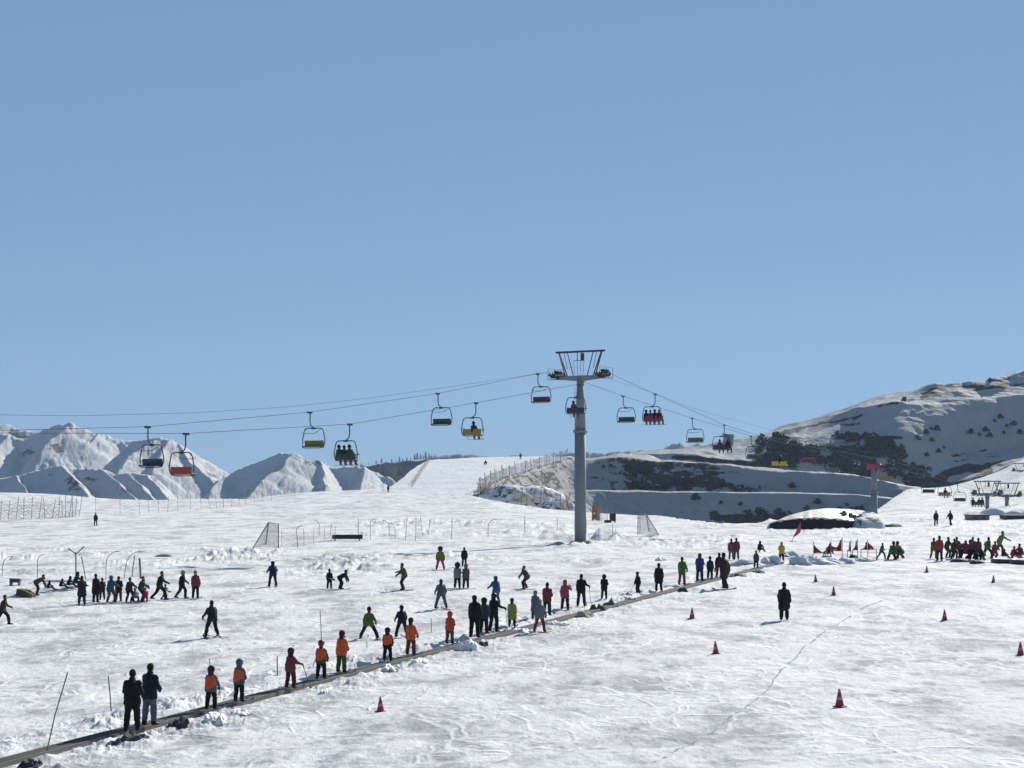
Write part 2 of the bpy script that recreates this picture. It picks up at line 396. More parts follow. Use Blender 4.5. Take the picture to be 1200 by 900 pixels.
MNT = loft('right_mountain', [
   [(740,556,606),(785,552,606),(880,558,606),(905,562,612),(1060,574,618),(1100,574,618),(1130,568,606),(1150,560,606),(1200,543,606),(1500,520,606)],
   [(740,536,612),(780,533.5,612),(817,534,612),(850,538,612),(885,541,612),(905,530,626),(940,524,630),(1000,521,630),(1040,515,630),(1060,515,630),(1100,520,634),(1130,530,640),(1200,520,640),(1500,490,640)],
   [(740,534.5,640),(780,531,640),(817,529,640),(850,530,640),(875,527,640),(895,513,642),(950,514,640),(1000,508,640),(1040,490,642),(1100,490,645),(1150,484,652),(1200,480,656),(1500,440,656)],
   [(740,534,650),(780,530.5,660),(817,527.5,660),(850,521,664),(880,514,670),(910,505,680),(950,497,676),(985,483,660),(1000,476.5,652),(1050,471,650),(1065,475,650),(1100,477,652),(1150,470,658),(1200,461,662),(1500,425,664)],
   [(740,533.5,660),(780,530,672),(820,525,676),(850,517,680),(885,509,690),(900,508,700),(920,499,700),(950,490,700),(980,481,695),(990,478,690),(1005,471,690),(1020,466,690),(1045,460,692),(1060,457,682),(1080,453,674),(1095,449,672),(1120,446.5,672),(1150,447,674),(1160,444,675),(1185,438,678),(1200,434,680),(1300,412,690),(1500,400,710)]],
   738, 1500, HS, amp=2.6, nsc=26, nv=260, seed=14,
   streaks=[([(915,508),(940,501),(965,496),(990,492),(1008,487)],1.6,.55),([(1000,491),(1015,484),(1032,478)],2.2,.5),([(1028,476),(1055,471.5)],1.8,.6),([(1078,468),(1090,460),(1100,464),(1112,469)],4,.36),
     ([(1090,456),(1120,453),(1152,452)],1.5,.6),([(1116,461),(1150,466)],3,.33),([(1138,456),(1170,453),(1210,449)],3,.4),([(1158,447),(1185,443)],1.4,.6),([(1205,445),(1260,432)],3,.4),
     ([(1095,562),(1115,553),(1135,548),(1162,553)],5,.55),([(1060,568),(1110,568.5),(1150,563),(1180,551)],3,.55),([(1070,562),(1110,563)],3,.4),
     ([(785,535),(817,537),(850,540),(885,544)],3,.5),([(1100,500),(1130,507),(1170,512)],3,.16),([(1140,497),(1200,492)],5,.16),([(1050,547),(1085,548)],4,.30),([(980,512),(1060,513)],3,.3),([(900,512),(960,515)],2.5,.3),
     ([(1120,533),(1190,522)],2,.22),([(1115,541),(1180,533)],1.6,.22),([(985,498),(1030,496)],1.2,.25),([(980,503),(1024,502)],1.2,.25)],
   bare=lambda u, v: (.30*sstep(785, 800, u)*(1-sstep(1.90, 2.0, v))*(v > 1)*(1-sstep(905, 930, u)))
      +.10*sstep(880, 900, u)*(1-sstep(1050, 1090, u))*(1-sstep(2.6, 3.0, v))
      +.30*sstep(1060, 1075, u)*(1-sstep(1.0, 1.35, v))-.28*(u < 905)*(v > 2.0)
      -.13*sstep(1000, 1030, u)*(1-sstep(1200, 1300, u))*(v > 1.6)*(v < 3.95)
      +(.02+.12*fbm(u/30, v*3, 5, 3))*(v > 4.05)*(u > 905)+.09*sstep(1090, 1120, u)*(v < 2.2))

# ---- mountains made from ridge lines: surface = highest of (ridge height - slope * distance)
def ridged(name, ridges, region, step, slope, mat, amp, nsc, seed, zmin, bare=None, warp=4.0):
    """ridges: polylines of (u, y, d[, slope])"""
    u0, u1, d0, d1 = region
    us = np.arange(u0, u1, step[0]); ds = np.arange(d0, d1, step[1])
    U, D = np.meshgrid(us, ds); X = (U-CU)/F*D; Y = D.copy()
    wx = X+warp*fbm(X/nsc/1.5, Y/nsc/1.5, seed+50, 4); wy = Y+warp*fbm(X/nsc/1.5+9, Y/nsc/1.5, seed+60, 4)
    Z = np.full(X.shape, -1e9)
    for rd in ridges:
        sl = sr = slope
        if isinstance(rd, tuple): sl, sr, rd = rd
        pts = np.array([tuple(P(*p)) for p in rd])
        for i in range(len(pts)-1):
            a = pts[i]; e = pts[i+1]-a; l2 = e[0]**2+e[1]**2
            t = np.clip(((wx-a[0])*e[0]+(wy-a[1])*e[1])/l2, 0, 1)
            dist = np.hypot(wx-a[0]-t*e[0], wy-a[1]-t*e[1])
            cr = e[0]*(wy-a[1])-e[1]*(wx-a[0])
            Z = np.maximum(Z, a[2]+t*e[2]-np.where(cr < 0, sl, sr)*dist)
    Z = np.maximum(Z, zmin)
    Z = Z+amp*fbm(X/nsc, Y/nsc, seed, 6, .58)
    gul = np.abs(fbm(X/(nsc*.55)+.4*fbm(X/nsc, Y/nsc, seed+5, 2), Y/(nsc*1.3), seed+8, 5, .6))
    Z = Z-amp*(.32 if amp < 1 else .6)*(1-np.clip(gul*3.2, 0, 1))
    b = np.zeros(X.shape) if bare is None else bare(U, D, Z)
    o = grid_mesh(name, np.stack([X, Y, Z], -1), len(us), len(ds), mat, bare=b); o['kind'] = 'structure'
FM = mat_snow('far_snow', False, (.035, .585, (.085, .07, .06), (1, 1, 1.5)), .52)  # albedo cut overall to darken the shaded sides of the far mountains
ridged('low_ridge', [
   [(-120,560,900),(0,560,905),(37,552,905),(60,546,900),(75,545,900),(88,548,905),(117,549,900),(135,554,900),(155,552,900),(175,557,900),(192,572,895),(202,586,890)],
   (.95,.85,[(72,545,900),(84,557,882),(98,572,864),(112,590,845)]), (1.0,.85,[(118,549,900),(138,564,880),(164,588,850)]),
   (1.0,.85,[(146,553,900),(164,567,880),(186,590,850)]), (1.0,.8,[(168,555,900),(182,567,884),(200,588,860)]), (.9,.8,[(20,556,903),(40,590,860)]),
   (.9,.7,[(-60,560,900),(-30,590,860)])],
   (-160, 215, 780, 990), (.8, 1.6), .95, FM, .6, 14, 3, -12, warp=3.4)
ridged('left_mountain', [
   [(-220,520,1500),(-100,512,1500),(0,507,1500),(30,512,1500),(50,503,1500),(68,496,1500),(82,491,1500),(95,495,1500),(110,504,1500),(130,508,1510),(140,515,1510),(160,521,1500),(175,540,1500)],
   (1.2,.62,[(84,491,1500),(78,500,1484),(60,518,1450)]), (1.2,.8,[(116,505,1500),(100,528,1462),(82,550,1425)]),
   (1.1,.7,[(8,507,1500),(-6,524,1465),(-20,545,1430)])],
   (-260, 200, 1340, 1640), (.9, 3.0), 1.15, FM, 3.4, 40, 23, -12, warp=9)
ridged('white_ridge_mountain', [
   [(150,520,1250),(165,512,1250),(183,511,1250),(200,514,1250),(215,526,1250),(240,543,1250),(262,555,1245),(280,570,1240)],
   (1.15,.60,[(180,512,1250),(160,530,1215),(137,552,1175),(120,575,1150)]), (1.1,.6,[(196,513,1250),(188,532,1215),(180,548,1185)]),
   (1.1,.55,[(206,518,1250),(222,540,1225),(240,556,1200)])],
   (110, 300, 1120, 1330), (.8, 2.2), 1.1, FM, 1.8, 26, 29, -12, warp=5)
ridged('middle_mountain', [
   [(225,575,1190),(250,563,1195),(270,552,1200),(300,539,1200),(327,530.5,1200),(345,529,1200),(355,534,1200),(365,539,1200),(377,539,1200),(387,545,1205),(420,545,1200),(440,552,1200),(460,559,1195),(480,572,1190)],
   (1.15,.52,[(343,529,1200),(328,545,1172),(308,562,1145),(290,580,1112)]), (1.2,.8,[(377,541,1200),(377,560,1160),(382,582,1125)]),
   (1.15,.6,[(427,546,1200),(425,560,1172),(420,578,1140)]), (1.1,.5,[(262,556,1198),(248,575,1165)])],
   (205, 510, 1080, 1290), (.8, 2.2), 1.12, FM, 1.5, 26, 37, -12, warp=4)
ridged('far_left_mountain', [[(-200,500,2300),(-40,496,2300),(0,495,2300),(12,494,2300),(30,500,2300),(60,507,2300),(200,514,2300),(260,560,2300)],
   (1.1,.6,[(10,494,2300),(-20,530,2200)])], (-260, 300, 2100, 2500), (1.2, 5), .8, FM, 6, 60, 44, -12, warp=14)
DARKF = mat_snow('forest_floor_snow', False, (.05, .42, (.022, .030, .026), (1, 1, 1)))
ridged('forest_ridge', [[(390,556,1650),(420,545,1650),(445,542,1650),(470,540,1650),(500,537,1650),(525,545,1650),(560,565,1650)]],
   (370, 620, 1560, 1760), (1, 3), .5, DARKF, 2, 20, 47, -12, bare=lambda u, d, z: .25+0*u, warp=3)
ridged('far_hills', [[(500,535,2600),(540,532,2600),(575,534,2600),(610,532,2600),(645,534,2600),(670,529,2600),(690,527,2600),(705,530,2600),(740,527,2600),(760,529,2600),(777,526,2600),(790,520,2500),(800,517,2500),(812,521,2500),(822,519,2500),(835,528,2500)]],
   (470, 860, 2400, 2760), (1.2, 6), .7, mat_snow('hazed_far_hill', False, (.02, .46, (.16, .16, .16), (1,1,1))), 3.5, 40, 53, -12, bare=lambda u, d, z: .2+0*u, warp=8)  # ground colour lightened to stand in for distance haze

# ---- scrub on the right mountain: one mass of leafless clumps (nobody could count it), plus single bushes
from mathutils.bvhtree import BVHTree
def bvh_of(V):
    nv, nu = V.shape[:2]
    vs = V.reshape(-1, 3).tolist(); fs = []
    for r in range(nv-1):
        for c in range(nu-1):
            a = r*nu+c; fs.append((a, a+1, a+1+nu, a+nu))
    return BVHTree.FromPolygons([tuple(v) for v in vs], fs)
BV = [bvh_of(MNT[0][:, ::2]), bvh_of(UP[0][:, ::2]), bvh_of(LOW[0][:, ::2])]
def hit(u, y, which):
    o = Vector((0, 0, CZ)); d = Vector(((u-CU)/F, 1, -(y-HY)/F)).normalized()
    h = BV[which].ray_cast(o, d); return h[0]
BUSHM = [M((.013, .012, .011), .95), M((.010, .013, .010), .95), M((.024, .019, .015), .95)]
def bush_cards(mb, c, w, h, n, rnd, mi=0):
    for i in range(n):
        a = rnd.random()*6.283; rr = (rnd.random()**.6); zz = rnd.random()
        px = c[0]+math.cos(a)*rr*w*.5*(1-.45*zz); py = c[1]+math.sin(a)*rr*w*.5*(1-.45*zz); pz = c[2]+zz*h*(1-.35*rr)
        s = w*(.07+.09*rnd.random()); t = rnd.random()*3.14; tl = rnd.random()*.8
        dx, dy = math.cos(t)*s, math.sin(t)*s
        mb.add([(px-dx, py-dy, pz-s*.5), (px+dx, py+dy, pz-s*.3), (px+dx*.5+dy*tl, py+dy*.5-dx*tl, pz+s*.9), (px-dx*.6, py-dy*.6, pz+s*.6)], [(0, 1, 2, 3)], mi)
rnd = random.Random(5)
mb = MB()
zones = [([(885,541),(890,512),(905,509),(930,517),(950,520),(965,513),(985,510),(1000,512),(1040,514),(1058,528),(1062,545),(1052,562),(1000,557),(940,551)], 620, 0, 2.1),
         ([(1050,550),(1100,548),(1110,566),(1060,566)], 40, 0, 1.8),
         ([(860,606),(870,600),(900,599),(960,600),(1010,598),(1020,606),(960,611),(900,612)], 70, 2, 1.7),
         ([(700,575),(760,566),(820,566),(900,573),(900,578),(700,577)], 60, 1, 1.2),
         ([(700,548),(760,545),(790,560),(830,568),(800,574),(740,574)], 70, 1, 1.4)]
def inside(x, y, poly):
    r = False; j = len(poly)-1
    for i in range(len(poly)):
        if (poly[i][1] > y) != (poly[j][1] > y) and x < (poly[j][0]-poly[i][0])*(y-poly[i][1])/(poly[j][1]-poly[i][1])+poly[i][0]: r = not r
        j = i
    return r
for poly, n, w, sz in zones:
    k = 0; xs = [p[0] for p in poly]; ys_ = [p[1] for p in poly]; tries = 0
    while k < n and tries < n*12:
        tries += 1
        u, y = rnd.uniform(min(xs), max(xs)), rnd.uniform(min(ys_), max(ys_))
        if not inside(u, y, poly) or float(fbm(np.array([u/22.]), np.array([y/9.]), 90, 2)[0]) < -.10: continue
        p = hit(u, y, w)
        if p is None: continue
        s = sz*rnd.uniform(.6, 1.5)
        bush_cards(mb, (p.x, p.y, p.z-.2), s*1.5, s, 26, rnd, rnd.choice((0, 0, 1, 2))); k += 1
tag(mb.build('scrub', BUSHM), 'dark leafless scrub covering the shaded mountain foot and pit benches', 'scrub', kind='stuff')
# single bushes one can tell apart
b0 = empty('bush'); mbb = MB(); bush_cards(mbb, (0, 0, 0), 2.0, 1.4, 60, rnd); mbb.build('foliage', BUSHM[0], b0)
ms = MB()
for k in range(5): a = k*1.26; ms.tube([(0, 0, -.3), (math.cos(a)*.35, math.sin(a)*.35, .9)], [.05, .02], 5)
ms.build('stem', BUSHM[2], b0)
spots = [(838,557,1),(928,571,1),(990,566,0),(1091,503,0),(1085,508,0),(1098,504,0),(1092,517,0),(1100,530,0),(1106,525,0),(1086,534,0),(1075,515,0),(1070,545,0),
         (1165,494,0),(1172,490,0),(1155,505,0),(1148,510,0),(1138,508,0),(1160,512,0),(1180,500,0),(1188,498,0),(1195,508,0),(1176,508,0),(845,590,2),(868,592,2),(958,590,2),(815,585,2),(1060,470,0),(1160,446,0)]
words = ['highest','first','second','third','fourth','fifth','sixth','seventh','eighth','ninth','tenth']
first = True
for u, y, w in spots:
    p = hit(u, y, w)
    if p is None: continue
    o = b0 if first else copy_tree(b0); first = False
    sc = rnd.uniform(.7, 1.5); o.location = (p.x, p.y, p.z-.15); o.rotation_euler.z = rnd.random()*6; o.scale = (sc*1.3, sc*1.3, sc)
    where = {0: 'on the snowy flank of the right mountain', 1: 'on the shaded upper terrace of the pit', 2: 'on the shaded lower terrace of the pit'}[w]
    tag(o, 'small dark leafless bush %s' % where, 'bush', 'dark bushes dotted over the shaded slopes %s' % {0:'of the mountain',1:'of the upper terrace',2:'of the lower terrace'}[w])
# conifers on the far forest ridge
def conifer():
    r = empty('conifer'); t = MB().tube([(0, 0, -1), (0, 0, 11)], [.25, .04], 6); t.build('trunk', M((.06, .045, .035), .9), r)
    c = MB(); rr = random.Random(3)
    for k in range(150):
        z = 1.2+9.6*rr.random(); w = 2.1*(1-z/11.6)*(.6+.5*rr.random()); a = rr.random()*6.283
        d = Vector((math.cos(a), math.sin(a), 0)); s_ = Vector((-d.y, d.x, 0))*(.28+.2*rr.random())
        p = Vector((0, 0, z)); q = p+d*w+Vector((0, 0, -.45*w))
        c.add([p, q-s_*1.2, q+Vector((0, 0, -.15)), q+s_*1.2], [(0, 1, 2, 3)])
    c.build('crown', M((.028, .040, .030), .9), r); return r
c0 = conifer(); k = 0
CT = [(423,.5),(432,.5),(441,.9),(447,1.2),(452,.6),(459,.9),(464,.6),(468,1.2),(472,.8),(477,1.0),(481,.7),(486,1.3),(489,1.6),(493,1.2),(496,.9),(499,1.5),(503,1.1),(506,.8),(510,.8)]
for u, s in CT:
    yy = float(np.interp(u, [420,445,470,500,540], [545,542,540,536,533]))
    p = P(u, yy+1.2, 1650)
    o = c0 if k == 0 else copy_tree(c0); k += 1
    o.location = p; o.scale = (s*.8, s*.8, s*.42)
    tag(o, 'tiny dark conifer standing on the forested ridge left of the white slope top', 'tree', 'conifers on the far forested ridge')
# ------------------------------------------------------------------ people
def capsule(mb, a, b, ra, rb, n=12):
    a, b = Vector(a), Vector(b); d = b-a; Ln = d.length
    d = d/Ln if Ln > 1e-6 else Vector((0, 0, 1))
    up = Vector((0, 0, 1)) if abs(d.z) < .9 else Vector((0, 1, 0))
    x = d.cross(up).normalized(); y = x.cross(d)
    rings = []
    for k in range(5):
        t = math.pi/2*(k/4.0); rings.append((a-d*ra*math.cos(t), ra*math.sin(t)))
    for k in range(1, 6):
        t = math.pi/2*(k-1)/4.0; rings.append((b+d*rb*math.sin(t), rb*math.cos(t)))
    vs = [rings[0][0]]; fs = []
    for c, r in rings[1:-1]:
        for j in range(n):
            w_ = 2*math.pi*j/n; vs.append(c+x*r*math.cos(w_)+y*r*math.sin(w_))
    vs.append(rings[-1][0]); m_ = len(rings)-2
    for j in range(n): fs.append((0, 1+(j+1) % n, 1+j))
    for i in range(m_-1):
        for j in range(n): fs.append((1+i*n+j, 1+i*n+(j+1) % n, 1+(i+1)*n+(j+1) % n, 1+(i+1)*n+j))
    for j in range(n): fs.append((len(vs)-1, 1+(m_-1)*n+j, 1+(m_-1)*n+(j+1) % n))
    mb.add(vs, fs)
_mc = 0; VOXK = 1.2
def fuse(caps, vox, tags=None, ntags=1, wrinkle=0.0, smooth=2, cut=None):
    """tapered limbs fused into ONE continuous skin; faces take the material of the nearest limb"""
    global _mc
    mb = MB()
    for c in caps: capsule(mb, c[0], c[1], c[2], c[3])
    me = bpy.data.meshes.new('tmp'); me.from_pydata(mb.v, [], mb.f)
    o = bpy.data.objects.new('tmp', me); col.objects.link(o)
    m = o.modifiers.new('r', 'REMESH'); m.mode = 'VOXEL'; m.voxel_size = vox*VOXK
    if smooth: m2 = o.modifiers.new('s', 'SMOOTH'); m2.factor = .5; m2.iterations = smooth
    dg = bpy.context.evaluated_depsgraph_get(); dg.update()
    out = bpy.data.meshes.new_from_object(o.evaluated_get(dg))
    bpy.data.objects.remove(o); bpy.data.meshes.remove(me)
    n = len(out.vertices); co_ = np.empty(n*3, np.float32); out.vertices.foreach_get('co', co_); V = co_.reshape(-1, 3)
    if wrinkle:
        nr = np.empty(n*3, np.float32); out.vertices.foreach_get('normal', nr); nr = nr.reshape(-1, 3)
        _mc += 1
        k = fbm(V[:, 0]*11+V[:, 1]*7+_mc, V[:, 2]*15-V[:, 1]*8, _mc, 3)
        V = V+nr*(k*wrinkle)[:, None]; out.vertices.foreach_set('co', V.astype(np.float32).ravel())
    out.materials.clear()
    for i in range(ntags): out.materials.append(M((.02, .02, .02)))
    if ntags > 1:
        fc = np.empty(len(out.polygons)*3, np.float32); out.polygons.foreach_get('center', fc); C_ = fc.reshape(-1, 3)
        best = np.full(len(C_), 1e9); ti = np.zeros(len(C_), np.int32)
        for c in caps:
            a = np.array(c[0]); e = np.array(c[1])-a; l2 = max(float(e@e), 1e-9)
            t = np.clip(((C_-a)@e)/l2, 0, 1); dd = np.linalg.norm(C_-a-t[:, None]*e, axis=1)-(c[2]+(c[3]-c[2])*t)
            k = dd < best; best[k] = dd[k]; ti[k] = c[4]
        out.polygons.foreach_set('material_index', ti)
    out.polygons.foreach_set('use_smooth', np.ones(len(out.polygons), bool)); out.update()
    return out
def ddir(f, o, side):      # down vector swung forward by f and outward by o (degrees); forward is -Y
    f, o = R(f), R(o); return Vector((side*math.sin(o), -math.sin(f)*math.cos(o), -math.cos(f)*math.cos(o)))
POSES = {   # lean, head pitch, legs (thigh f,o, shin f,o) L R, arms (upper f,o, fore f,o) L R
 'stand':   (3, 0, (3,4,-3,3), (1,4,-2,4), (5,12,14,5), (2,12,12,6)),
 'hands':   (4, 8, (4,4,-4,3), (2,5,-3,4), (12,12,62,-22), (10,12,66,-24)),
 'carpet':  (5, 4, (8,5,-8,5), (6,5,-8,4), (14,14,40,2), (10,14,34,4)),
 'pole_out':(7, 4, (10,6,-10,5), (8,6,-10,5), (26,20,72,24), (10,12,25,5)),
 'wedge':   (12, 0, (18,24,-4,22), (16,24,-4,22), (16,22,35,14), (16,22,35,14)),
 'wedge_small':(10, 0, (16,14,-8,13), (14,14,-6,13), (20,20,50,10), (18,20,46,12)),
 'ski':     (20, -8, (34,9,-14,8), (28,9,-16,8), (30,20,70,8), (26,22,66,10)),
 'ski_reach':(16, 0, (30,6,-18,6), (22,7,-18,7), (50,18,78,16), (20,18,52,6)),
 'board':   (30, -18, (42,20,-20,14), (34,24,-18,18), (10,70,16,78), (20,45,30,20)),
 'board_easy':(8, 0, (12,12,-10,12), (12,12,-10,12), (6,22,26,6), (6,24,28,8)),
 'walk':    (8, 0, (28,3,-2,2), (-14,3,-34,3), (-16,12,-2,6), (24,12,50,2)),
 'stride':  (14, 0, (36,4,6,3), (-20,4,-40,3), (-20,12,0,6), (34,12,60,4)),
 'phone':   (0, 8, (2,3,-3,3), (2,5,-2,4), (30,20,140,-26), (26,20,138,-26)),
 'one_up':  (4, 4, (5,6,-4,4), (4,6,-4,5), (40,30,140,-20), (4,14,14,4)),
 'bend':    (62, -10, (22,8,-16,6), (18,8,-14,6), (30,6,24,-4), (24,6,20,-4)),
 'crouch':  (44, -20, (86,16,-46,8), (80,18,-44,8), (56,12,80,-8), (52,12,76,-8)),
 'sit':     (6, 0, (84,8,6,3), (82,10,2,4), (28,14,70,-8), (26,14,72,-8)),
 'sit_snow':(22, 0, (94,14,52,6), (88,14,46,6), (40,16,64,-8), (40,16,66,-8)),
 'kneel':   (22, -4, (40,8,-66,4), (30,8,-70,4), (40,10,66,-4), (40,10,62,-4)),
 'pull':    (24, 4, (34,6,4,4), (-18,6,-36,4), (-30,16,-14,8), (54,10,62,4)),
}
def skeleton(pose, kid=False):
    lean, hp, lL, lR, aL, aR = POSES[pose]
    k = .90 if kid else 1.0; hs = 1.22 if kid else 1.08
    up = Vector((0, -math.sin(R(lean)), math.cos(R(lean)))); fw = Vector((0, -up.z, up.y))*1.0
    fw = Vector((0, -math.cos(R(lean)), -math.sin(R(lean))))
    J = {'pel': Vector((0, 0, 0))}
    J['chest'] = up*.36*k; J['neck'] = up*.50*k
    hu = Vector((0, -math.sin(R(lean*.45+hp)), math.cos(R(lean*.45+hp)))); hf = Vector((0, -hu.z, hu.y))
    hf = Vector((0, -math.cos(R(lean*.45+hp)), -math.sin(R(lean*.45+hp))))
    J['head'] = J['neck']+up*.02+hu*.132*hs; J['hu'] = hu; J['hf'] = hf; J['up'] = up; J['fw'] = fw; J['hs'] = hs; J['k'] = k
    for nm, sd_, lg, am in (('L', -1, lL, aL), ('R', 1, lR, aR)):
        hip = Vector((sd_*.085, 0, -.02)); kn = hip+ddir(lg[0], lg[1], sd_)*.43*k; an = kn+ddir(lg[2], lg[3], sd_)*.42*k
        J['hip'+nm], J['kn'+nm], J['an'+nm] = hip, kn, an
        sh = J['chest']+up*.075+Vector((sd_*.150*k, 0, 0)); el = sh+ddir(am[0], am[1], sd_)*.28*k; wr = el+ddir(am[2], am[3], sd_)*.25*k
        J['sh'+nm], J['el'+nm], J['wr'+nm] = sh, el, wr; J['hd'+nm] = (wr-el).normalized()
    low = min(J['anL'].z, J['anR'].z)-.095
    for q in ('pel', 'chest', 'neck', 'head', 'hipL', 'hipR', 'knL', 'knR', 'anL', 'anR', 'shL', 'shR', 'elL', 'elR', 'wrL', 'wrR'): J[q] = J[q]-Vector((0, 0, low))
    return J
MESH = {}
def body_parts(pose, kid, coat):
    key = (pose, kid, coat)
    if key in MESH: return MESH[key]
    J = skeleton(pose, kid); up, fw, hu, hf, hs, k = J['up'], J['fw'], J['hu'], J['hf'], J['hs'], J['k']
    X = Vector((1, 0, 0)); H = J['head']; pel = J['pel']
    B = [(pel-X*.07, pel+X*.07, .105, .105, 0), (pel-X*.05, J['chest']-X*.07, .10, .11, 0), (pel+X*.05, J['chest']+X*.07, .10, .11, 0),
         (J['shL']-up*.01, J['shR']-up*.01, .062, .062, 0), (J['neck']-up*.05, H-hu*.03, .052, .05, 0),
         (H-hf*.02+hu*.035*hs, H+hf*.012+hu*.02*hs, .092*hs, .086*hs, 0), (H+hf*.035-hu*.055*hs, H+hf*.055-hu*.075*hs, .052*hs, .036*hs, 0),
         (H+hf*.088*hs+hu*.012, H+hf*.112*hs-hu*.018, .011, .016, 0),
         (H-X*.088*hs+hu*.01, H-X*.094*hs-hu*.02, .018, .014, 0), (H+X*.088*hs+hu*.01, H+X*.094*hs-hu*.02, .018, .014, 0),
         (H+hf*.086*hs-hu*.046*hs-X*.02, H+hf*.086*hs-hu*.046*hs+X*.02, .009, .009, 2)]
    for s in (-1, 1): B.append((H+hf*.083*hs+X*s*.032*hs+hu*.02, H+hf*.0835*hs+X*s*.034*hs+hu*.02, .0125, .0125, 2))
    for nm, s in (('L', -1), ('R', 1)):
        B += [(J['hip'+nm], J['kn'+nm], .088, .060, 0), (J['kn'+nm], J['an'+nm], .056, .040, 0)]
        an = J['an'+nm]; B.append((an-Vector((0, -.03, .03)), an+Vector((s*.02, -.15, -.06)), .042, .034, 0))
        B += [(J['sh'+nm], J['el'+nm], .052, .040, 0), (J['el'+nm], J['wr'+nm], .040, .029, 0)]
        w_, h_ = J['wr'+nm], J['hd'+nm]
        side = h_.cross(Vector((0, 0, 1)));
        if side.length < .2: side = Vector((0, 1, 0))
        side.normalize(); pn = side.cross(h_).normalized()           # palm plane: h_ x side
        curl = -pn if pn.z > 0 else pn
        for q in (-.02, .018): B.append((w_+h_*.01+side*q*.6, w_+h_*.085+side*q, .022, .021, 1))
        for i, (q, Ln) in enumerate(((-.036, .062), (-.012, .075), (.012, .070), (.035, .055))):
            a = w_+h_*.095+side*q; b_ = a+(h_*.85+curl*.5).normalized()*Ln*.55; c_ = b_+(h_*.35+curl*.95).normalized()*Ln*.55
            B += [(a, b_, .0115, .0105, 1), (b_, c_, .0105, .009, 1)]
        a = w_+h_*.03-side*.034; b_ = a+(h_*.7-side*.6+curl*.4).normalized()*.045; c_ = b_+(h_*.8+curl*.6).normalized()*.032
        B += [(a, b_, .014, .012, 1), (b_, c_, .012, .010, 1)]
    body = fuse(B, .0125, ntags=3, smooth=1)
    # jacket
    hem = -.10 if not coat else -.34
    lp = [(J['hip'+n]*(1-.0)+(J['kn'+n]-J['hip'+n])*(.22 if not coat else .75)) for n in 'LR']
    Jk = [(pel-X*.07+up*.02, J['chest']-X*.055-up*.02, .145, .140), (pel+X*.07+up*.02, J['chest']+X*.055-up*.02, .145, .140), (pel-fw*.03, J['chest']-fw*.02, .15, .16),
          (J['shL']+X*.04-up*.015, J['shR']-X*.04-up*.015, .078, .078), (J['neck']-up*.10, J['neck']+up*.045, .120, .088),
          (pel-X*.07, lp[0], .150, .135 if not coat else .15), (pel+X*.07, lp[1], .150, .135 if not coat else .15)]
    if coat: Jk.append((pel, (lp[0]+lp[1])/2, .16, .17))
    for nm in 'LR': Jk += [(J['sh'+nm], J['el'+nm], .074, .066), (J['el'+nm], J['wr'+nm]-J['hd'+nm]*.0, .068, .047)]
    jacket = fuse(Jk, .018, wrinkle=.022, smooth=3)
    # trousers
    T = [(pel-X*.07-up*.02, pel+X*.07-up*.02, .125, .125)]
    for nm in 'LR': T += [(J['hip'+nm], J['kn'+nm], .112, .086), (J['kn'+nm], J['an'+nm]+(J['kn'+nm]-J['an'+nm])*.16, .084, .078)]
    trousers = fuse(T, .02, wrinkle=.02, smooth=3)
    boots = []
    for nm, s in (('L', -1), ('R', 1)):
        an = J['an'+nm]; sh_ = (J['kn'+nm]-an).normalized()
        boots.append(fuse([(an, an+sh_*.14, .066, .068), (an+Vector((0, .02, -.035)), an+Vector((s*.02, -.16, -.05)), .056, .042), (an+Vector((0, .03, -.02)), an, .06, .06)], .02, smooth=2))
    vest = lambda: fuse([(pel-X*.05+up*.04, J['chest']-X*.055-up*.02, .160, .155), (pel+X*.05+up*.04, J['chest']+X*.055-up*.02, .160, .155), (pel-fw*.03+up*.03, J['chest']-fw*.02-up*.01, .168, .175),
                 (J['shL']+X*.07-up*.02, J['shR']-X*.07-up*.02, .088, .088)], .022, wrinkle=.012)
    hats = {}; HT = {}
    Hc = H+hu*.035*hs
    HT['hat'] = lambda: fuse([(Hc-hf*.024+hu*.030, Hc-hf*.012+hu*.05, .095*hs, .080*hs), (Hc-hf*.026+hu*.005, Hc-hf*.02+hu*.012, .096*hs, .095*hs), (Hc-hf*.03-hu*.05, Hc-hf*.03, .072*hs, .09*hs)], .016)
    HT['helmet'] = lambda: fuse([(Hc-hf*.022+hu*.030, Hc+hf*.012+hu*.034, .124*hs, .116*hs), (Hc-hf*.05-hu*.03, Hc-hf*.045, .105*hs, .11*hs)], .018, smooth=3)
    HT['hood'] = lambda: fuse([(Hc-hf*.028+hu*.018, Hc-hf*.005+hu*.02, .126*hs, .116*hs), (Hc-hf*.04, J['neck']-fw*.03, .115*hs, .10), (J['neck']-fw*.02-X*.05, J['neck']-fw*.02+X*.05, .085, .085)], .018, wrinkle=.012)
    HT['hair'] = lambda: fuse([(Hc-hf*.03+hu*.02, Hc-hf*.018+hu*.02, .106*hs, .102*hs), (Hc-hf*.05, J['neck']-fw*.07-up*.02, .09*hs, .06), (J['neck']-fw*.07, J['chest']-fw*.115, .065, .04)], .018, wrinkle=.01)
    HT['big_hair'] = lambda: fuse([(Hc-hf*.03+hu*.01, Hc-hf*.01+hu*.01, .165*hs, .150*hs), (Hc-hf*.04, J['neck']-fw*.05, .15*hs, .11)], .02, wrinkle=.03)
    pack = lambda: fuse([(pel-fw*.20+up*.12-X*.05, J['chest']-fw*.20-X*.05, .075, .07), (pel-fw*.20+up*.12+X*.05, J['chest']-fw*.20+X*.05, .075, .07)], .022, wrinkle=.015)
    top = (H.z+.16*hs)
    MESH[key] = dict(body=body, jacket=jacket, trousers=trousers, boots=boots, vest=vest, hats=hats, HT=HT, pack=pack, J=J, top=top)
    return MESH[key]
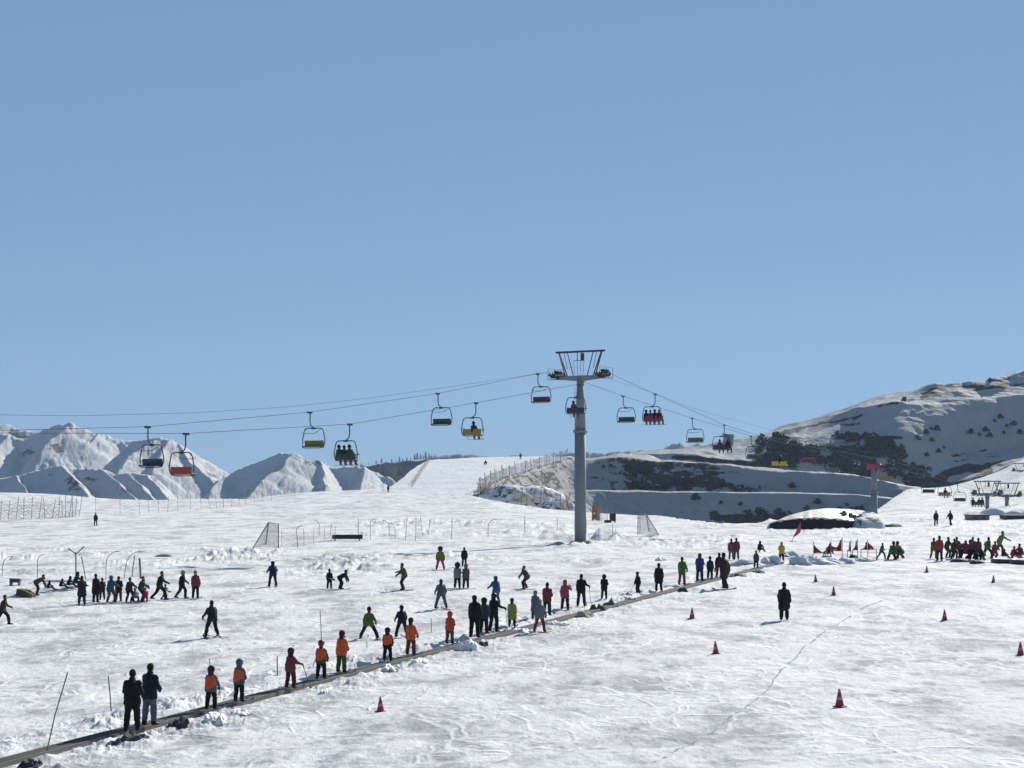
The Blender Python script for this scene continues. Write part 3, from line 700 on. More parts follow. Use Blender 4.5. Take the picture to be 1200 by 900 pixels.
SKIM = {}
def ski_mesh(kind):
    if kind in SKIM: return SKIM[kind]
    L_, w_, t_ = (1.45, .085, .018) if kind == 'ski' else (1.42, .27, .016)
    n = 16; vs = []; fs = []
    for i in range(n+1):
        t = i/n; y = -L_*.52+L_*t; e = abs(2*t-1)
        ww = w_*.5*(.80+.22*e*e)*(1 if .06 < t < .94 else (.82 if .02 < t < .98 else .35))
        z = .012+.10*max(0, (.16-t)/.16)**2+(.06 if kind != 'ski' else .02)*max(0, (t-.86)/.14)**2
        vs += [(-ww, y, z), (ww, y, z), (ww, y, z+t_), (-ww, y, z+t_)]
    for i in range(n):
        for j in range(4): fs.append((i*4+j, i*4+(j+1) % 4, (i+1)*4+(j+1) % 4, (i+1)*4+j))
    fs += [(3, 2, 1, 0), (n*4, n*4+1, n*4+2, n*4+3)]
    me = bpy.data.meshes.new(kind); me.from_pydata(vs, [], fs); me.materials.append(M((.02, .02, .02))); me.update(); SKIM[kind] = me
    return me
def MP(c, rough=.85):
    m = M(c, rough); b = m.node_tree.nodes['Principled BSDF']; b.inputs['Specular IOR Level'].default_value = .15; return m
def setmat(o, mats):
    for i, m in enumerate(mats):
        o.material_slots[i].link = 'OBJECT'; o.material_slots[i].material = m
FAT = 1.14; DIM = .78
def shade(c):            # winter cloth muted from toy colours, and dimmed as if backlit
    g = sum(c)/3; k = .95 if c[0] > .3 else .80; return tuple(round((g+(x-g)*k)*(1.35 if .09 < c[0] < .3 and c[0] > 2.5*c[1] else DIM if c[0] < .3 else 1.0)*(.72 if c[1] > .13 and c[1] > c[0] else 1), 4) for x in c)
BLK = (.012, .012, .015); NAVY = (.014, .018, .035); DRED = (.12, .018, .02); ORG = (.52, .085, .02); GRN = (.13, .23, .02); GREY = (.17, .18, .20)
OLIVE = (.10, .10, .035); BLUE = (.02, .09, .24); TEAL = (.02, .15, .21); BRN = (.13, .06, .022); PINK = (.30, .03, .07); PURP = (.035, .018, .05); YEL = (.38, .30, .03)
def person(pos, h, face, pose, jac, tro, head, hcol, label, gear='skis', vest=None, kid=False, coat=False, group=None, gearcol=(.04, .05, .09), pack=None, skin=(.32, .19, .13), sit_z=None, gear_yaw=0, boots=BLK):
    A = body_parts(pose, kid, coat); sc = h/A['top']
    r = empty('person', pos, R(face), label, 'person', group); r.scale = (sc, sc, sc)
    if sit_z is not None: r.location = (pos[0], pos[1], sit_z-(A['J']['pel'].z-.14)*sc)
    lift = .03 if gear in ('skis', 'board') else 0
    def part(nm, me, cols, rough=.75):
        o = link_mesh(nm, me, r, (0, 0, lift)); o.scale = (1, 1, 1) if nm in ('body', 'hat', 'helmet', 'hood', 'hair') else (FAT, FAT, 1); setmat(o, [MP(shade(c), rough) for c in cols]); return o
    part('body', A['body'], [skin, BLK, (.10, .03, .025)])
    part('jacket', A['jacket'], [jac]); part('trousers', A['trousers'], [tro])
    for b_ in A['boots']: part('boot', b_, [boots], .5)
    if head and head not in A['hats']: A['hats'][head] = A['HT'][head]()
    for q, on in (('vest', vest), ('pack', pack)):
        if on and callable(A[q]): A[q] = A[q]()
    if head: part({'big_hair': 'hair'}.get(head, head), A['hats'][head], [hcol], .4 if head == 'helmet' else .85)
    if vest: part('vest', A['vest'], [vest])
    if pack: part('backpack', A['pack'], [pack])
    if gear == 'skis':
        for nm, s in (('L', -1), ('R', 1)):
            o = link_mesh('ski', ski_mesh('ski'), r); a = A['J']['an'+nm]; lo = min(A['J']['anL'].z, A['J']['anR'].z)
            o.location = (a.x+s*.015, a.y-.03, max(a.z-lo, 0)*.9); yaw = 16*s if 'wedge' in pose else 0
            o.rotation_euler = (0, 0, R(-yaw+gear_yaw)); setmat(o, [M(gearcol, .35)])
    elif gear == 'board':
        o = link_mesh('snowboard', ski_mesh('board'), r); a = (A['J']['anL']+A['J']['anR'])/2
        o.location = (a.x, a.y-.05, 0); o.rotation_euler = (0, 0, R(90+gear_yaw)); setmat(o, [M(gearcol, .35)])
    return r
def hand_world(r, side='L'):
    A = None
    for v in MESH.values():
        if v['body'].name == r.children[0].data.name: A = v
    J = A['J']; p = J['wr'+side]+J['hd'+side]*.08
    mw = Matrix.Translation(r.location) @ Matrix.Rotation(r.rotation_euler.z, 4, 'Z') @ Matrix.Diagonal((*r.scale, 1))
    return mw @ (p+Vector((0, 0, .03)))
def ski_pole(r, side, label, ang=(.25, .1)):
    p = hand_world(r, side); z = zat(p.x, p.y)
    q = Vector((p.x+ang[0], p.y+ang[1], z)); d = (p-q).normalized()
    t = empty('ski_pole', q, 0, label, 'ski pole')
    MB().tube([(0, 0, 0), p-q], [.009, .012], 6).build('shaft', M((.10, .10, .11), .4, .6), t)
    MB().tube([p-q-d*.10, p-q+d*.05], .019, 8).build('grip', M(BLK, .8), t)
    MB().tube([d*.06, d*.075], .05, 10).build('basket', M(BLK, .6), t)
    return t
CARPET = 'skiers riding up on the snow carpet'
def H(hpx, pos): return hpx*pos.y/F
def onbelt(u, y):
    d = F*(CZ-.07)/(y-HY); return Vector(((u-CU)/F*d, d, .07))
BF = math.degrees(math.atan2(BD[0], BD[1]))       # carpet heading from +Y towards +X
UPB = 180-BF+0                                        # facing up the carpet
# (u, feet y, px height, facing, pose, jacket, trousers, head, headcol, label, options)
PEOPLE = [
 # on the snow carpet, near to far
 ('b',155,857,73,185,'hands',BLK,BLK,'hat',BLK,'person all in black, left one of the closest pair on the carpet',dict(gear=None)),
 ('b',175,850,73,160,'hands',NAVY,GREY,'hat',BLK,'person in black jacket and grey trousers, right one of the closest pair',dict(gear=None)),
 ('b',247,832,51,UPB,'carpet',(.10,.13,.17),BLK,'hood',(.05,.03,.04),'child in orange vest and dark hood, first orange vest up from the closest pair',dict(vest=ORG,kid=True,group=CARPET)),
 ('b',280,823,50,UPB,'hands',(.11,.14,.18),BLK,'hood',(.10,.12,.15),'child in orange vest and pale hood, second orange vest up from the closest pair',dict(vest=ORG,kid=True,group=CARPET)),
 ('b',340,807,47,UPB-10,'pole_out',DRED,(.08,.012,.02),'hood',(.07,.012,.015),'child in all dark red ski suit reaching one hand out on the carpet',dict(kid=True,group=CARPET)),
 ('b',376,796,45,UPB+8,'carpet',OLIVE,BLK,'helmet',DRED,'child in orange vest with olive sleeves and dark red helmet on the carpet',dict(vest=ORG,kid=True,group=CARPET)),
 ('b',400,789,50,UPB-6,'hands',ORG,(.06,.16,.02),'hair',(.03,.02,.02),'child with long dark hair in orange jacket and bright green trousers on the carpet',dict(kid=True,group=CARPET)),
 ('b',454,775,39,UPB+12,'carpet',BLK,BLK,'hood',(.04,.02,.03),'small child in orange vest with black sleeves on the carpet',dict(vest=ORG,kid=True,group=CARPET)),
 ('b',481,768,44,UPB,'carpet',ORG,DRED,'hair',(.03,.015,.015),'child in orange jacket and dark red trousers on the carpet',dict(kid=True,group=CARPET)),
 ('b',527,755,38,UPB,'hands',(.42,.06,.02),OLIVE,'hood',(.38,.05,.02),'child in orange-red hooded jacket and olive trousers on the carpet',dict(kid=True,group=CARPET)),
 ('b',556,747,50,UPB+6,'stand',BLK,BLK,'hair',BLK,'tall person all in black halfway up the carpet beside two darker skiers',dict(gear=None,group=CARPET)),
 ('b',567,743,42,UPB,'hands',(.02,.06,.08),BLK,'hood',(.04,.02,.02),'child in dark teal jacket tucked behind the tall black figure on the carpet',dict(kid=True,group=CARPET)),
 ('b',578,741,45,UPB-14,'pole_out',NAVY,BLK,'helmet',BLK,'skier in navy holding a hand out right, below the blue-jacketed skier',dict(group=CARPET)),
 ('b',600,735,34,UPB,'stand',(.30,.36,.03),BLK,'hair',(.05,.02,.01),'child in bright yellow-green coat and black leggings on the carpet',dict(kid=True,coat=True,group=CARPET)),
 ('b',627,727,35,UPB,'hands',(.13,.13,.15),(.10,.02,.03),'hood',(.20,.19,.22),'person in grey hooded coat and maroon trousers standing behind the walking snowboarder',dict(gear=None,coat=True,group=CARPET)),
 ('b',641,722,39,UPB+4,'hands',DRED,NAVY,'hat',(.04,.01,.01),'person in dark red jacket and navy trousers beside the grey hooded coat',dict(group=CARPET)),
 ('b',662,716,36,UPB,'one_up',PINK,NAVY,'hood',(.22,.025,.06),'person in pink jacket raising a hand to the face on the carpet',dict(group=CARPET)),
 ('b',681,711,38,UPB,'pole_out',BLK,BLK,'hat',BLK,'skier in black with one arm out right, next above the pink jacket',dict(group=CARPET)),
 ('b',708,703,29,UPB,'hands',BLK,BLK,'big_hair',BLK,'short figure in black with bushy black hair beside the dark mat tent',dict(group=CARPET)),
 ('b',748,697,27,UPB+80,'pole_out',BLK,BLK,'hat',BLK,'small skier in black holding a pole out to the left on the upper carpet',dict(kid=True,group=CARPET)),
 ('b',772,693,33,UPB,'stand',BLK,BLK,'hair',(.02,.012,.01),'person with long hair in long black coat on the upper carpet',dict(coat=True,group=CARPET)),
 ('b',799,686,33,UPB,'carpet',(.10,.28,.02),(.16,.02,.04),'hat',BLK,'skier in bright green jacket and red trousers on the upper carpet',dict(group=CARPET)),
 ('b',820,682,33,UPB,'hands',(.03,.03,.22),BLK,'hood',(.03,.03,.16),'skier in royal blue jacket on the upper carpet',dict(group=CARPET)),
 ('b',832,679,27,UPB,'stand',NAVY,BLK,'hat',BLK,'child in dark navy just above the royal blue jacket on the carpet',dict(kid=True,group=CARPET)),
 ('b',843,677,29,UPB+30,'one_up',BLK,BLK,'hat',BLK,'skier in black half hidden behind the dark brown walker',dict(group=CARPET)),
 ('b',886,666,21,UPB,'stand',(.06,.065,.06),BLK,'hat',(.03,.03,.03),'small grey-green figure, highest on the snow carpet',dict(kid=True,group=CARPET)),
 # beside it
 ('g',632,741,38,UPB,'board_easy',(.20,.20,.23),DRED,'hood',(.22,.21,.24),'snowboarder in pale grey jacket and red trousers standing on a navy board below the carpet',dict(gear='board',gearcol=(.02,.05,.12))),
 ('g',849,691,43,205,'walk',(.055,.028,.02),BLK,'hat',BLK,'tall person in dark brown coat walking up just below the upper carpet',dict(coat=True,gear='board',gearcol=(.02,.02,.03))),
 ('g',857,656,25,180,'stand',(.10,.03,.025),(.20,.14,.12),'hat',BLK,'person in red-brown jacket with lighter trousers, left of the far red-brown pair',dict(gear=None)),
 ('g',863,656,26,180,'stand',(.12,.018,.02),(.10,.09,.10),'hat',BLK,'person in dark red jacket, right of the far red-brown pair',dict(gear=None)),
 ('g',890,648,14,150,'sit_snow',BLK,BLK,'hood',BLK,'small black hooded figure sitting on the snow heap above the top of the carpet',dict(gear=None)),
 ('g',916,659,24,180,'hands',YEL,BLK,'hood',(.30,.24,.03),'person in yellow jacket standing in the dip between the snow heaps',dict(gear=None)),
 ('g',919,727,45,172,'walk',(.020,.016,.018),BLK,'hat',BLK,'lone person in long black coat walking on the open piste at right',dict(gear=None,coat=True)),
 ('g',974,650,13,200,'crouch',BLK,BLK,'hood',BLK,'black figure crouching among the red banners',dict(gear=None)),
 # learners on the open slope
 ('g',432,749,38,180,'wedge',GRN,BLK,'hat',BLK,'child in green jacket with legs spread wide on the slope above the carpet',dict(kid=True)),
 ('g',471,747,37,200,'wedge_small',NAVY,BLK,'helmet',BLK,'dark navy skier half hidden behind the orange jacket and dark red trousers child',dict()),
 ('g',582,708,33,200,'ski',BLUE,(.12,.14,.16),'hood',(.02,.07,.18),'skier in blue jacket and grey trousers above the carpet',dict(gear=None)),
 ('g',517,714,35,190,'wedge_small',(.10,.10,.12),(.12,.14,.17),'hair',(.06,.03,.02),'skier in grey with legs apart and brown hair, below the fluffy-haired pair',dict()),
 ('g',474,692,32,262,'ski_reach',OLIVE,BLK,'hat',BLK,'skier in olive jacket bending forward to the left in mid slope',dict(group=None)),
 ('g',516,668,27,0,'board_easy',(.20,.17,.03),(.25,.02,.03),'big_hair',(.05,.03,.02),'snowboarder in mustard jacket and red trousers in the upper middle of the slope',dict(gear='board',kid=True)),
 ('g',544,664,23,170,'stand',BLK,BLK,'hat',BLK,'figure in black standing directly behind the fluffy-haired pair',dict(gear=None)),
 ('g',536,690,30,180,'hands',(.28,.30,.30),BLK,'big_hair',(.03,.03,.03),'person with a big mop of dark hair and white-grey jacket, left of the fluffy-haired pair',dict(gear='board',kid=True)),
 ('g',546,690,29,180,'hands',(.09,.10,.13),BLK,'hood',(.10,.11,.13),'person in slate hooded jacket, right of the fluffy-haired pair',dict(gear='board',kid=True)),
 ('g',618,691,28,250,'board',(.09,.075,.03),BLK,'hat',(.06,.04,.02),'crouching snowboarder with one arm stretched out to the left above the carpet',dict(gear='board',gear_yaw=-70)),
 ('g',320,688,30,200,'ski',(.03,.015,.06),BLK,'hood',BLK,'skier in dark purple-black standing alone left of the middle slope',dict()),
 ('g',386,690,24,170,'stand',BLK,BLK,'hat',BLK,'child in black carrying a grey board under the arm',dict(gear=None,kid=True)),
 ('g',398,691,23,110,'bend',(.015,.02,.012),BLK,'hat',BLK,'child in black bending down to the skis next to the board carrier',dict(kid=True)),
 ('g',249,747,43,210,'wedge_small',NAVY,BLK,'hat',BLK,'skier in dark navy jacket standing alone on crossed skis on the left slope',dict()),
 ('g',3,732,35,110,'stride',(.07,.03,.018),BLK,'hat',BLK,'brown-jacketed person walking in at the left edge of the photo',dict(gear=None)),
 ('g',112,616,15,180,'stand',NAVY,(.05,.05,.07),'hat',BLK,'tiny dark skier alone on the far slope in front of the left net fence',dict()),
 ('g',455,577,8.5,180,'stand',BLK,BLK,'hat',BLK,'tiny dark skier on the skyline left of the white slope top',dict()),
 ('w',568,545,6,150,'crouch',BLK,BLK,'hat',BLK,'tiny dark figure crouching near the top of the white slope',dict(gear=None)),
 ('w',610,538.5,8,180,'stand',NAVY,NAVY,'hat',NAVY,'tiny navy figure standing on the very top of the white slope',dict(gear=None)),
 # left crowd
 ('g',42,698,25,100,'bend',BRN,(.04,.025,.02),'hat',(.05,.025,.012),'person in orange-brown jacket bending down beside the brown tarpaulin block',dict(gear=None)),
 ('g',56,692,12,110,'sit_snow',BLK,BLK,'hood',BLK,'lone black figure sitting on the bank, nearest to the bending brown jacket',dict(gear=None)),
 ('g',71,690,12,110,'sit_snow',BLK,BLK,'hood',BLK,'black figure sitting on the bank midway between the bending brown jacket and the crowd',dict(gear=None)),
 ('g',80,689,14,110,'sit_snow',BLK,BLK,'hood',BLK,'black figure sitting on the bank, left neighbour of the grey-backed sitter',dict(gear=None)),
 ('g',88,688,18,110,'sit_snow',(.05,.05,.055),BLK,'hood',BLK,'dark grey figure sitting on the bank right beside the purple coat',dict(gear=None)),
 ('g',96,709,34,190,'hands',PURP,NAVY,'hat',BLK,'person in dark purple coat at the front left of the crowd',dict(coat=True)),
 ('g',112,706,34,150,'stand',(.035,.015,.02),BLK,'hat',(.05,.025,.015),'tall figure in very dark coat between the purple coat and the teal jacket',dict(gear=None,coat=True)),
 ('g',120,703,26,200,'hands',(.05,.015,.02),BLK,'hat',BLK,'short figure in dark maroon squeezed behind the teal jacket',dict(gear=None)),
 ('g',129,707,32,170,'ski',TEAL,(.12,.02,.03),'hood',(.02,.12,.18),'person in bright teal jacket and dark red trousers in the crowd',dict()),
 ('g',139,705,30,180,'hands',(.05,.02,.018),(.03,.035,.045),'hair',(.08,.03,.015),'person with reddish-brown hair and dark coat right of the teal jacket',dict(gear=None)),
 ('g',151,706,29,165,'ski',(.055,.04,.03),BLK,'hat',(.07,.03,.02),'stooping figure in dark brown right of the reddish-brown hair',dict()),
 ('g',158,706,17,190,'crouch',(.18,.17,.19),BLK,'hat',BLK,'small crouching figure in grey beside the green jacket',dict(gear=None)),
 ('g',165,706,31,85,'ski_reach',(.03,.15,.03),BLK,'hat',(.03,.02,.02),'person in green jacket reaching right at the end of the crowd',dict(gear=None)),
 ('g',170,706,18,180,'kneel',(.30,.02,.02),(.25,.02,.02),'hat',(.2,.02,.02),'small child in bright red kneeling at the foot of the green jacket',dict(gear=None,kid=True)),
 ('g',187,703,34,95,'stride',NAVY,BLK,'hat',BLK,'person in navy striding right, just beyond the crowd',dict(gear=None)),
 ('g',193,703,19,100,'walk',(.12,.12,.10),(.10,.10,.08),'hat',BLK,'small figure in khaki grey beside the striding navy person',dict(gear=None,kid=True)),
 ('g',213,702,33,100,'walk',BLK,BLK,'helmet',(.25,.25,.26),'person in black with pale helmet walking, left of the dark red jacket',dict()),
 ('g',229,702,33,180,'stand',(.14,.02,.015),BLK,'helmet',(.28,.24,.24),'person in dark red jacket and pale helmet, rightmost of the left group',dict()),
 # right crowd
 ('g',1097,616,18,180,'stand',BLK,BLK,'hat',BLK,'figure in black standing far back, left of the distant pair by the lift',dict(gear=None)),
 ('g',1114,616,18,200,'walk',BLK,BLK,'hat',BLK,'figure in black walking far back, right of the distant pair by the lift',dict(gear=None)),
 ('g',1033,655,19,100,'stride',(.08,.09,.08),BLK,'hat',BLK,'grey figure walking between the red banners and the green pair',dict(gear=None)),
 ('g',1046,656,22,150,'crouch',(.10,.22,.02),BLK,'hat',BLK,'person in lime green crouching, left of the green pair',dict(gear=None)),
 ('g',1056,656,22,210,'crouch',(.06,.17,.02),BLK,'hat',BLK,'person in mid green crouching, right of the green pair',dict(gear=None)),
 ('g',1094,655,25,150,'walk',(.20,.10,.02),(.26,.20,.04),'hat',BLK,'person in ochre trousers behind the red jacket at the right crowd',dict(gear=None)),
 ('g',1101,658,30,180,'stand',(.22,.02,.02),NAVY,'hat',BLK,'person in bright red jacket and navy trousers, left end of the right crowd',dict()),
 ('g',1109,654,25,110,'ski',(.07,.06,.025),(.07,.06,.03),'hat',BLK,'figure in dark olive leaning, left of the two olive ones',dict(gear=None)),
 ('g',1117,655,24,130,'ski',(.08,.075,.03),BLK,'hat',(.04,.03,.02),'figure in olive-brown leaning, right of the two olive ones',dict(gear=None)),
 ('g',1124,656,23,100,'bend',(.12,.015,.03),BLK,'hat',(.03,.02,.02),'person in maroon bending forward in the right crowd',dict(gear=None)),
 ('g',1130,656,24,80,'crouch',(.16,.015,.03),BLK,'hat',BLK,'person in crimson crouching next to the bending maroon one',dict(gear=None)),
 ('g',1140,656,27,170,'hands',(.14,.025,.03),BLK,'hat',(.05,.03,.03),'person in brick red, left of the close red twosome',dict(gear=None)),
 ('g',1147,657,27,190,'hands',(.10,.012,.025),BLK,'hat',BLK,'person in dark wine red, right of the close red twosome',dict(gear=None)),
 ('g',1157,655,26,120,'stride',(.10,.26,.03),BLK,'hat',BLK,'person in green jacket with legs wide apart in the right crowd',dict(gear=None,pack=(.2,.28,.12))),
 ('g',1171,650,28,60,'pull',(.16,.34,.02),(.04,.05,.03),'hat',BLK,'person in lime jacket stooping to pull the dark snow raft',dict(gear=None)),
 ('g',1135,656,22,120,'crouch',(.09,.02,.03),BLK,'hat',BLK,'low dark maroon figure between the crimson croucher and the brick red one',dict(gear=None)),
 ('g',1152,658,19,200,'crouch',NAVY,BLK,'hat',BLK,'low navy figure crouching right of the wine red one',dict(gear=None)),
 ('g',1165,654,20,150,'kneel',(.16,.02,.03),(.14,.02,.03),'hat',BLK,'small red figure kneeling between the two green jackets on the right',dict(gear=None)),
 ('g',1121,654,25,160,'ski',(.05,.04,.04),BLK,'hat',BLK,'charcoal figure standing behind the bending maroon one',dict(gear=None)),
 ('r',1175,655,12,60,'sit_snow',BLK,BLK,'hat',BLK,'black figure sitting at the left end of the first raft',dict(gear=None)),
 ('r',1186,655,15,90,'sit_snow',(.24,.02,.03),(.15,.02,.03),'hat',(.06,.02,.02),'person in red sitting on the dark snow raft',dict(gear=None)),
 ('r',1197,654,18,200,'sit_snow',(.14,.012,.02),BLK,'hat',BLK,'person in dark red sitting at the right edge of the photo on the second raft',dict(gear=None)),
]
PB = {}
for rec in PEOPLE:
    k, u, y, h, face, pose, jac, tro, head, hc, label, opt = rec
    if k == 'b': p = onbelt(u, y)
    elif k == 'w': d = dpl(y); p = Vector(((u-CU)/F*d, d, CZ-(y-HY)/F*d))
    else: p = ground(u, y)
    if k == 'r': p = ground(u, 658); p.z += .22
    hh = H(h, p)
    if pose in ('sit_snow', 'crouch', 'bend', 'kneel', 'board', 'ski') : pass
    face = face+random.uniform(-9, 9)
    PB[label] = person(p, hh, face, pose, jac, tro, head, hc, label, **opt)
# ------------------------------------------------------------------ poles in hands, things carried
def PL(s): return next(v for k, v in PB.items() if s in k)
ski_pole(PL('all dark red ski suit'), 'L', 'thin ski pole in the outstretched hand of the dark red suited child')
ski_pole(PL('black with one arm out right, next above'), 'L', 'thin ski pole held by the black skier above the pink jacket', (.1, -.1))
ski_pole(PL('skier in navy holding a hand out right'), 'L', 'thin ski pole held by the navy skier with black helmet', (.1, -.05))
ski_pole(PL('pole out to the left'), 'L', 'thin ski pole held out left by the small black skier', (-.3, 0))
ski_pole(PL('standing alone on crossed skis'), 'R', 'thin ski pole trailing beside the lone navy skier on the left slope', (.8, -.3))
def carried(u, y, z0, rz, tilt, rgb, label, sc=.8):
    p = ground(u, y); t = empty('snowboard', (p.x, p.y-.15, p.z+z0), R(rz), label, 'snowboard')
    o = link_mesh('deck', ski_mesh('board'), t); o.rotation_euler = (R(tilt), 0, 0); o.scale = (sc,)*3; setmat(o, [M(rgb, .4)])
    b_ = MB()
    for q in (-.3, .3): b_.box((0, q*sc, .06*sc+.02), (.2*sc, .16*sc, .07), mi=0, bev=.02)
    bo = b_.build('binding', M(BLK, .5), t); bo.rotation_euler = (R(tilt), 0, 0)
carried(387.5, 690, .62, 60, 22, (.16, .20, .24), 'grey-blue snowboard carried by the small child in black')
carried(192, 702, .75, 60, 40, (.16, .17, .15), 'grey board carried beside the striding navy person', .9)
carried(404, 786, 1.0, 60, 70, (.20, .24, .25), 'pale grey board held at the shoulder of the orange and green child', .45)
# long bench mat etc.
# ------------------------------------------------------------------ snow carpet
bt = empty('snow_carpet', (BP0[0], BP0[1], 0), -math.atan2(BD[0], BD[1]), 'long grey-brown conveyor belt lifting skiers diagonally up the beginner slope', 'conveyor')
def strip(mb, x0, x1, z, n, y0, y1, j=.0):
    vs = []; fs = []
    for i in range(n+1):
        y = y0+(y1-y0)*i/n; dz = j*float(vnoise(np.array([y/1.7]), np.array([x0*3]), 4)[0])
        vs += [(x0, y, z+dz-.12), (x0, y, z+dz), (x1, y, z+dz), (x1, y, z+dz-.12)]
    for i in range(n):
        for q in range(3): fs.append((i*4+q, (i+1)*4+q, (i+1)*4+q+1, i*4+q+1))
    mb.add(vs, fs)
BELT, nt_, bb = mat_base('ribbed_rubber')
wv = nt_.nodes.new('ShaderNodeTexWave'); wv.bands_direction = 'Y'; wv.inputs['Scale'].default_value = 4.0; wv.inputs['Distortion'].default_value = .4
tcn = nt_.nodes.new('ShaderNodeTexCoord'); nt_.links.new(tcn.outputs['Object'], wv.inputs['Vector'])
nn = nt_.nodes.new('ShaderNodeTexNoise'); nn.inputs['Scale'].default_value = 1.3; nn.inputs['Detail'].default_value = 7; nt_.links.new(tcn.outputs['Object'], nn.inputs['Vector'])
mxn = nt_.nodes.new('ShaderNodeMix'); mxn.data_type = 'RGBA'; mxn.inputs['A'].default_value = (.030, .028, .026, 1); mxn.inputs['B'].default_value = (.075, .070, .064, 1)
nt_.links.new(nn.outputs['Fac'], mxn.inputs['Factor']); nt_.links.new(mxn.outputs['Result'], bb.inputs['Base Color']); bb.inputs['Roughness'].default_value = .8
bpn = nt_.nodes.new('ShaderNodeBump'); bpn.inputs['Distance'].default_value = .02; nt_.links.new(wv.outputs['Fac'], bpn.inputs['Height']); nt_.links.new(bpn.outputs['Normal'], bb.inputs['Normal'])
m_ = MB(); strip(m_, -.19, .19, .072, 160, -14, BL+1); m_.build('belt', BELT, bt)
for sx in (-1, 1):
    m_ = MB(); strip(m_, sx*.222-.026, sx*.222+.026, .078, 160, -14, BL+1, .012); m_.build('side_rail', M((.13, .12, .105), .8), bt)
e_ = MB(); e_.box((0, BL+1.5, .1), (1.1, 1.0, .3), bev=.06); e_.build('end_housing', M((.09, .09, .09), .6), bt)
# thin irregular blue-grey line laid over the snow
rb = MB(); pts = []
for i in range(len(GPTS)-1):
    for j in range(24): pts.append(GPTS[i]*(1-j/24)+GPTS[i+1]*j/24)
prev = None
for i, q in enumerate(pts):
    nz1 = float(fbm(np.array([q[0]/.5]), np.array([q[1]/1.3]), 93, 3)[0])
    x = q[0]+.07*nz1; y = q[1]; wd = (.014+.022*max(0, float(vnoise(np.array([i/2.1]), np.array([0.]), 94)[0])+.35))*(1+max(0, (y-55)/26))
    gap = float(vnoise(np.array([i/4.0]), np.array([5.]), 95)[0]) < -.62+.35*(q[1] < 56)
    cur = (x-wd, x+wd, y)
    if prev and not gap:
        a, b_, yy = prev
        vs = [(a, yy, zat(a, yy)+.012), (b_, yy, zat(b_, yy)+.012), (cur[1], y, zat(cur[1], y)+.012), (cur[0], y, zat(cur[0], y)+.012)]
        rb.add(vs, [(0, 1, 2, 3)])
    prev = cur
dl = rb.build('blue_line', M((.10, .17, .24), .8)); dl['kind'] = 'structure'
# ------------------------------------------------------------------ cones
def make_cone():
    r = empty('traffic_cone'); rr = M((.34, .022, .03), .5); n = 20
    def lathe(prof, nm, m, par):
        mb = MB(); vs = []; fs = []
        for (rad, z) in prof:
            for j in range(n): vs.append((rad*math.cos(6.2832*j/n), rad*math.sin(6.2832*j/n), z))
        for i in range(len(prof)-1):
            for j in range(n): fs.append((i*n+j, i*n+(j+1) % n, (i+1)*n+(j+1) % n, (i+1)*n+j))
        mb.add(vs, fs, 0, True); return mb.build(nm, m, par)
    c = lathe([(.135, .03), (.128, .04), (.028, .50), (.024, .515), (.006, .517)], 'cone_body', rr, r)
    lathe([(.094, .20), (.097, .202), (.075, .295), (.071, .297)], 'reflective_collar', M((.34, .22, .24), .5), r)
    lathe([(.045, .43), (.048, .432), (.035, .485), (.031, .487)], 'reflective_collar', M((.34, .24, .25), .5), r)
    b_ = MB(); b_.box((0, 0, .016), (.34, .34, .032), bev=.03); b_.build('base_plate', M((.05, .02, .022), .7), r)
    return r
cn0 = make_cone(); first = True
CONES = [(446,834,18,'nearest the carpet at the bottom left'),(811,725,13,'between the carpet and the walker, upper of two'),(839,766,15,'between the carpet and the walker, lower of two'),
 (984,828,21,'nearest and largest on the right piste'),(956,682,9,'just right of the long-coated walker, smaller of two'),(977,698,11,'a step right of the long-coated walker'),
 (1086,671,8,'small and far, left below the right crowd'),(1107,727,13,'alone in the middle of the right piste'),(1164,683,9,'small and far, right below the right crowd'),(1196,768,16,'cut by the right edge of the photo')]
for u, y, h, t in CONES:
    o = cn0 if first else copy_tree(cn0); first = False
    p = ground(u, y); s = h/F*p.y/.517; o.location = (p.x, p.y, p.z-.005); o.scale = (s,)*3; o.rotation_euler = (R(random.uniform(-3, 3)), R(random.uniform(-4, 4)), random.random())
    tag(o, 'red cone with pale collars %s' % t, 'traffic cone', 'red cones marking the right piste')
